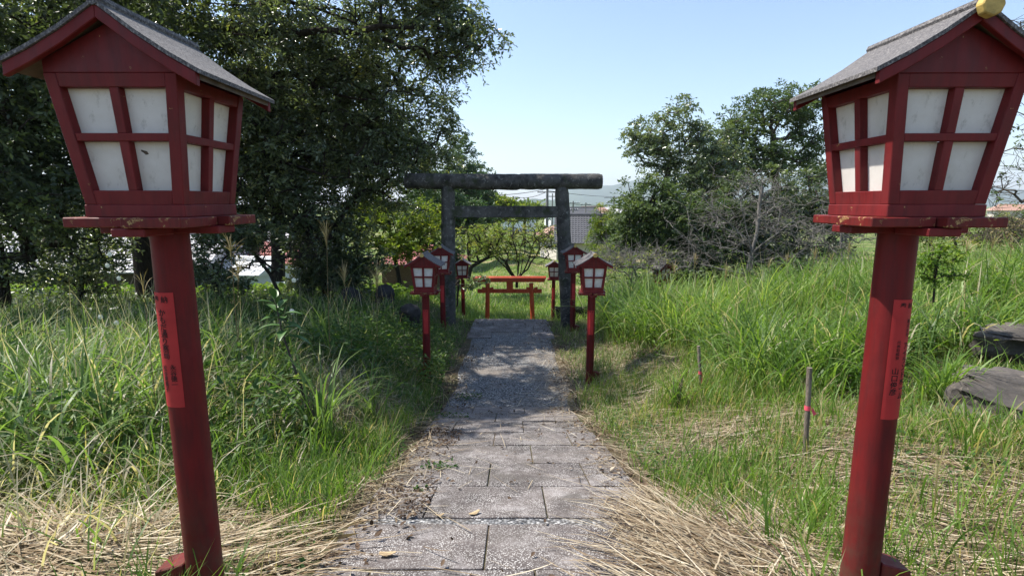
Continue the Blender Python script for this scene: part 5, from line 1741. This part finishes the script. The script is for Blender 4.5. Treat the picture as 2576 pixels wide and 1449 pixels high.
def step_weed(label, px, py, z, n, rad, seed, mat='herb'):
    y = row_slope(py) if py > 1024 else row_y(py, z); v = at(px, py, y)
    r = np.random.default_rng(seed)
    root = empty('weed', v)
    a = r.uniform(0, 6.28, n); d = np.sqrt(r.random(n)) * rad
    C = np.stack([np.cos(a) * d * 1.5, np.sin(a) * d * 0.8, r.random(n) * 0.045], 1)
    V, T, k = leaf_mesh(C, 0.032, 0.6, 0.65, 0, True, r)
    mesh_np('leaves', V, T, M[mat], rnd=np.repeat(r.random(n) * 0.6, k), parent=root)
    return tag(root, label, 'weed', 'weeds growing in the step joints')


step_weed('low clover-like weed at the left of the fourth step', 1105, 1180, -1.95, 90, 0.09, 1)
step_weed('tiny weed sprout on the left of the second step', 1055, 1238, -1.83, 24, 0.035, 2)
step_weed('dark trailing weed on the gravel where it meets the steps', 1180, 1000, -2.69, 110, 0.14, 3)
step_weed('weed tuft at the left corner of the upper steps', 1130, 1050, -2.43, 130, 0.16, 4)


def fallen_leaf(label, px, py, z, size, yaw):
    y = row_slope(py) if py > 1024 else row_y(py, z); v = at(px, py, y)
    m = MB(); n = 12
    for lay in (0, 0.0015):
        for k in range(n):
            a = 2 * math.pi * k / n
            rr = size * (0.5 if k % 2 else 0.46)
            x = math.cos(a) * rr; yy_ = math.sin(a) * rr * 0.55 * (1 - 0.25 * math.cos(a))
            m.v.append((x, yy_, 0.006 + 0.012 * (x / size) ** 2 * 4 + 0.006 * abs(yy_) / size * 2 + lay))
    m.f.append(tuple(range(n, 2 * n))); m.f.append(tuple(reversed(range(n))))
    for k in range(n):
        k2 = (k + 1) % n
        m.f.append((k, k2, n + k2, n + k))
    o = m.build('fallen_leaf', M['dead_leaf'], None)
    o.location = v + Vector((0, 0, 0.014)); o.rotation_euler = (math.atan(SLOPE_B), 0, yaw)
    return tag(o, label, 'leaf', 'single fallen leaves on the steps')


M['dead_leaf'] = mat_plain('dead_leaf', (0.42, 0.31, 0.18), 0.8, 0.25, 40)
fallen_leaf('oval tan fallen leaf on the nearest full slab', 975, 1405, -1.70, 0.085, 0.1)
fallen_leaf('squarish tan fallen leaf at the gravel gap between steps', 1195, 1300, -1.825, 0.075, 0.7)
fallen_leaf('small pale fallen leaf just left of the squarish one', 1108, 1306, -1.825, 0.05, 0.3)
fallen_leaf('pale leaf lying on the first slab after the gravel', 1188, 1030, -2.545, 0.07, 1.0)


def broad_plant():
    top = at(690, 745, 4.4); base = at(800, 1062, 4.1)
    root = empty('broad_leaved_plant', base)
    tag(root, 'single tall plant with big broad leaves leaning left in the shaded grass', 'plant')
    B = Vector((0, 0, -0.05)); Tt = top - base
    mid = at(742, 930, 4.25) - base
    pts = [B, B.lerp(mid, 0.5) + Vector((-0.015, 0, 0)), mid, mid.lerp(Tt, 0.5) + Vector((-0.02, 0, 0)), Tt]
    MB().tube(pts, [0.013, 0.012, 0.010, 0.008, 0.005], 7).build('stem', M['bark_mid'], root, smooth=True)
    r = random.Random(5)
    M['bigleaf'] = mat_plain('big_green_leaf', (0.055, 0.12, 0.028), 0.4, 0.25, 14, 0.1, 0.5)
    M['bigleaf_y'] = mat_plain('yellowing_leaf', (0.20, 0.22, 0.03), 0.5, 0.2, 14, 0.1, 0.4)

    def leaf(p, az, el, L, W, mat, droop):
        m = MB(); n = 7
        d = Vector((math.cos(az), math.sin(az), 0))
        s = Vector((-math.sin(az), math.cos(az), 0))
        c = Vector(p); th = el
        rows = []
        for i in range(n + 1):
            t = i / n
            w = W * math.sin(math.pi * min(1, 0.06 + 0.94 * t) ** 0.85) * 0.5
            rows.append((c.copy(), w))
            c = c + (d * math.cos(th) + Vector((0, 0, math.sin(th)))) * (L / n)
            th -= droop / n
        for lay in (0, 0.0012):
            for c, w in rows:
                m.v += [tuple(c - s * w + Vector((0, 0, w * 0.35 + lay))), tuple(c + Vector((0, 0, lay))), tuple(c + s * w + Vector((0, 0, w * 0.35 + lay)))]
        o2 = 3 * (n + 1)
        for i in range(n):
            for k in (0, 1):
                a = i * 3 + k
                m.f.append((o2 + a, o2 + a + 1, o2 + a + 4, o2 + a + 3))
                m.f.append((a + 1, a, a + 3, a + 4))
        return m.build('leaf', mat, root, smooth=True)
    for k in range(16):
        t = k / 16
        p = mid.lerp(Tt, 0.45 + 0.55 * t)
        leaf(p, k * 2.4 + r.uniform(-.3, .3), R(-5 + 65 * t + r.uniform(-8, 8)), 0.23 - 0.06 * t, 0.075 - 0.02 * t, M['bigleaf'], R(45))
    for (t, az, mt) in ((0.55, 2.8, 'bigleaf_y'), (0.5, -0.3, 'bigleaf_y'), (0.38, 3.4, 'bigleaf'), (0.3, 2.6, 'bigleaf'), (0.26, 0.4, 'bigleaf_y'), (0.2, 3.0, 'bigleaf'), (0.12, -0.6, 'bigleaf_y')):
        p = B.lerp(mid, t * 1.6) if t < 0.6 else mid
        leaf(p, az, R(-10), 0.15, 0.11, M[mt], R(40))


broad_plant()


def clump(label, px, py, Y, n, L, mat, seed, stems=10):
    b = at(px, py, Y); b.z = gz(b.x, b.y)
    root = empty('grass_clump', b)
    r = np.random.default_rng(seed)
    B = r.normal(size=(n, 3)) * np.array([.06, .06, 0])
    V, T, A, k = blades(B, L * r.uniform(.55, 1.15, n), 0.016 * r.uniform(.6, 1.2, n), r.uniform(0, 6.28, n), np.abs(r.normal(0.12, .12, n)), np.abs(r.normal(1.5, .5, n)), 8, None, r)
    mesh_np('blades', V, T, M[mat], rnd=np.repeat(r.uniform(.2, .85, n), k), along=A, parent=root)
    m = MB()
    for k in range(stems):
        a = r.uniform(0, 6.28); d = r.uniform(0, .09)
        x, y = math.cos(a) * d, math.sin(a) * d
        m.tube([(x, y, -.03), (x * 1.3, y * 1.3, .16), (x * 1.6, y * 1.6, r.uniform(.2, .4))], [.006, .005, .004], 5)
    m.build('dead_stems', M['bark_mid'], root)
    return tag(root, label, 'grass clump', 'large arching grass clumps')


clump('large arching grass clump with dark dead stems beside the broad leaved plant', 800, 1065, 4.0, 60, 0.95, 'grass_l', 1, 16)
clump('arching grass clump under the second left lantern in shade', 930, 1010, 5.0, 40, 0.7, 'grass_l', 2, 4)
clump('yellowing leafy grass clump beside the thin ribboned stake', 1705, 990, 5.1, 50, 0.55, 'grass_r', 3, 8)
clump('pale arching grass clump left of the flat-topped boulder', 2370, 1010, 3.9, 90, 0.55, 'grass_r', 4, 0)
clump('brown tinged bushy grass clump right behind the second right lantern', 1570, 800, 9.6, 90, 0.8, 'grass_r', 5, 6)


def flower(px, py, Y):
    t = at(px, py, Y)
    z0 = gz(t.x, Y)
    root = empty('white_flower', (t.x, Y, z0))
    H = max(0.2, t.z - z0)
    MB().tube([(0, 0, 0), (.01, 0, H * .5), (0, 0, H)], .0025, 4).build('stem', M['stemgreen'], root)
    m = MB()
    for k in range(8):
        a = k * math.pi / 4
        c, s_ = math.cos(a), math.sin(a)
        m.hexa([(c * .004 - s_ * .004, -.004 - .01, H + s_ * .004 + c * .004), (c * .028 - s_ * .007, -.008, H + s_ * .028 + c * .007), (c * .028 + s_ * .007, -.008, H + s_ * .028 - c * .007), (c * .004 + s_ * .004, -.014, H + s_ * .004 - c * .004),
                (c * .004 - s_ * .004, -.012, H + s_ * .004 + c * .004), (c * .028 - s_ * .007, -.006, H + s_ * .028 + c * .007), (c * .028 + s_ * .007, -.006, H + s_ * .028 - c * .007), (c * .004 + s_ * .004, -.012, H + s_ * .004 - c * .004)])
    m.build('petals', M['petal'], root)
    return tag(root, 'small white wildflower on a thin stem among the left grass', 'flower', 'white wildflowers in the left grass')


M['stemgreen'] = mat_plain('green_stem', (0.06, 0.10, 0.03), 0.6, 0.1, 5, 0)
for px, py in ((277, 640), (271, 668), (254, 797), (294, 812), (257, 858), (281, 860), (402, 880), (300, 700), (740, 705), (735, 783)):
    flower(px, py, 5.4 + (px % 7) * 0.15)

# ------------------------------------------------------------------ pieces of the path that lie loose

# ------------------------------------------------------------------ haze in the air
hz = MB().box(-7500, 7500, -400, 9500, -25, 420).build('haze', M['hill'], None)
hz.data.materials.clear()
hm = bpy.data.materials.new('haze_air')
hm.use_nodes = True
hn = hm.node_tree
hn.nodes.clear()
ho = hn.nodes.new('ShaderNodeOutputMaterial')
pv_ = hn.nodes.new('ShaderNodeVolumePrincipled')
pv_.inputs['Color'].default_value = (0.80, 0.88, 1.0, 1)
pv_.inputs['Density'].default_value = 0.00016
pv_.inputs['Anisotropy'].default_value = 0.2
hn.links.new(pv_.outputs[0], ho.inputs['Volume'])
hz.data.materials.append(hm)
tag(hz, 'thin pale haze in the air', 'haze', kind='stuff')
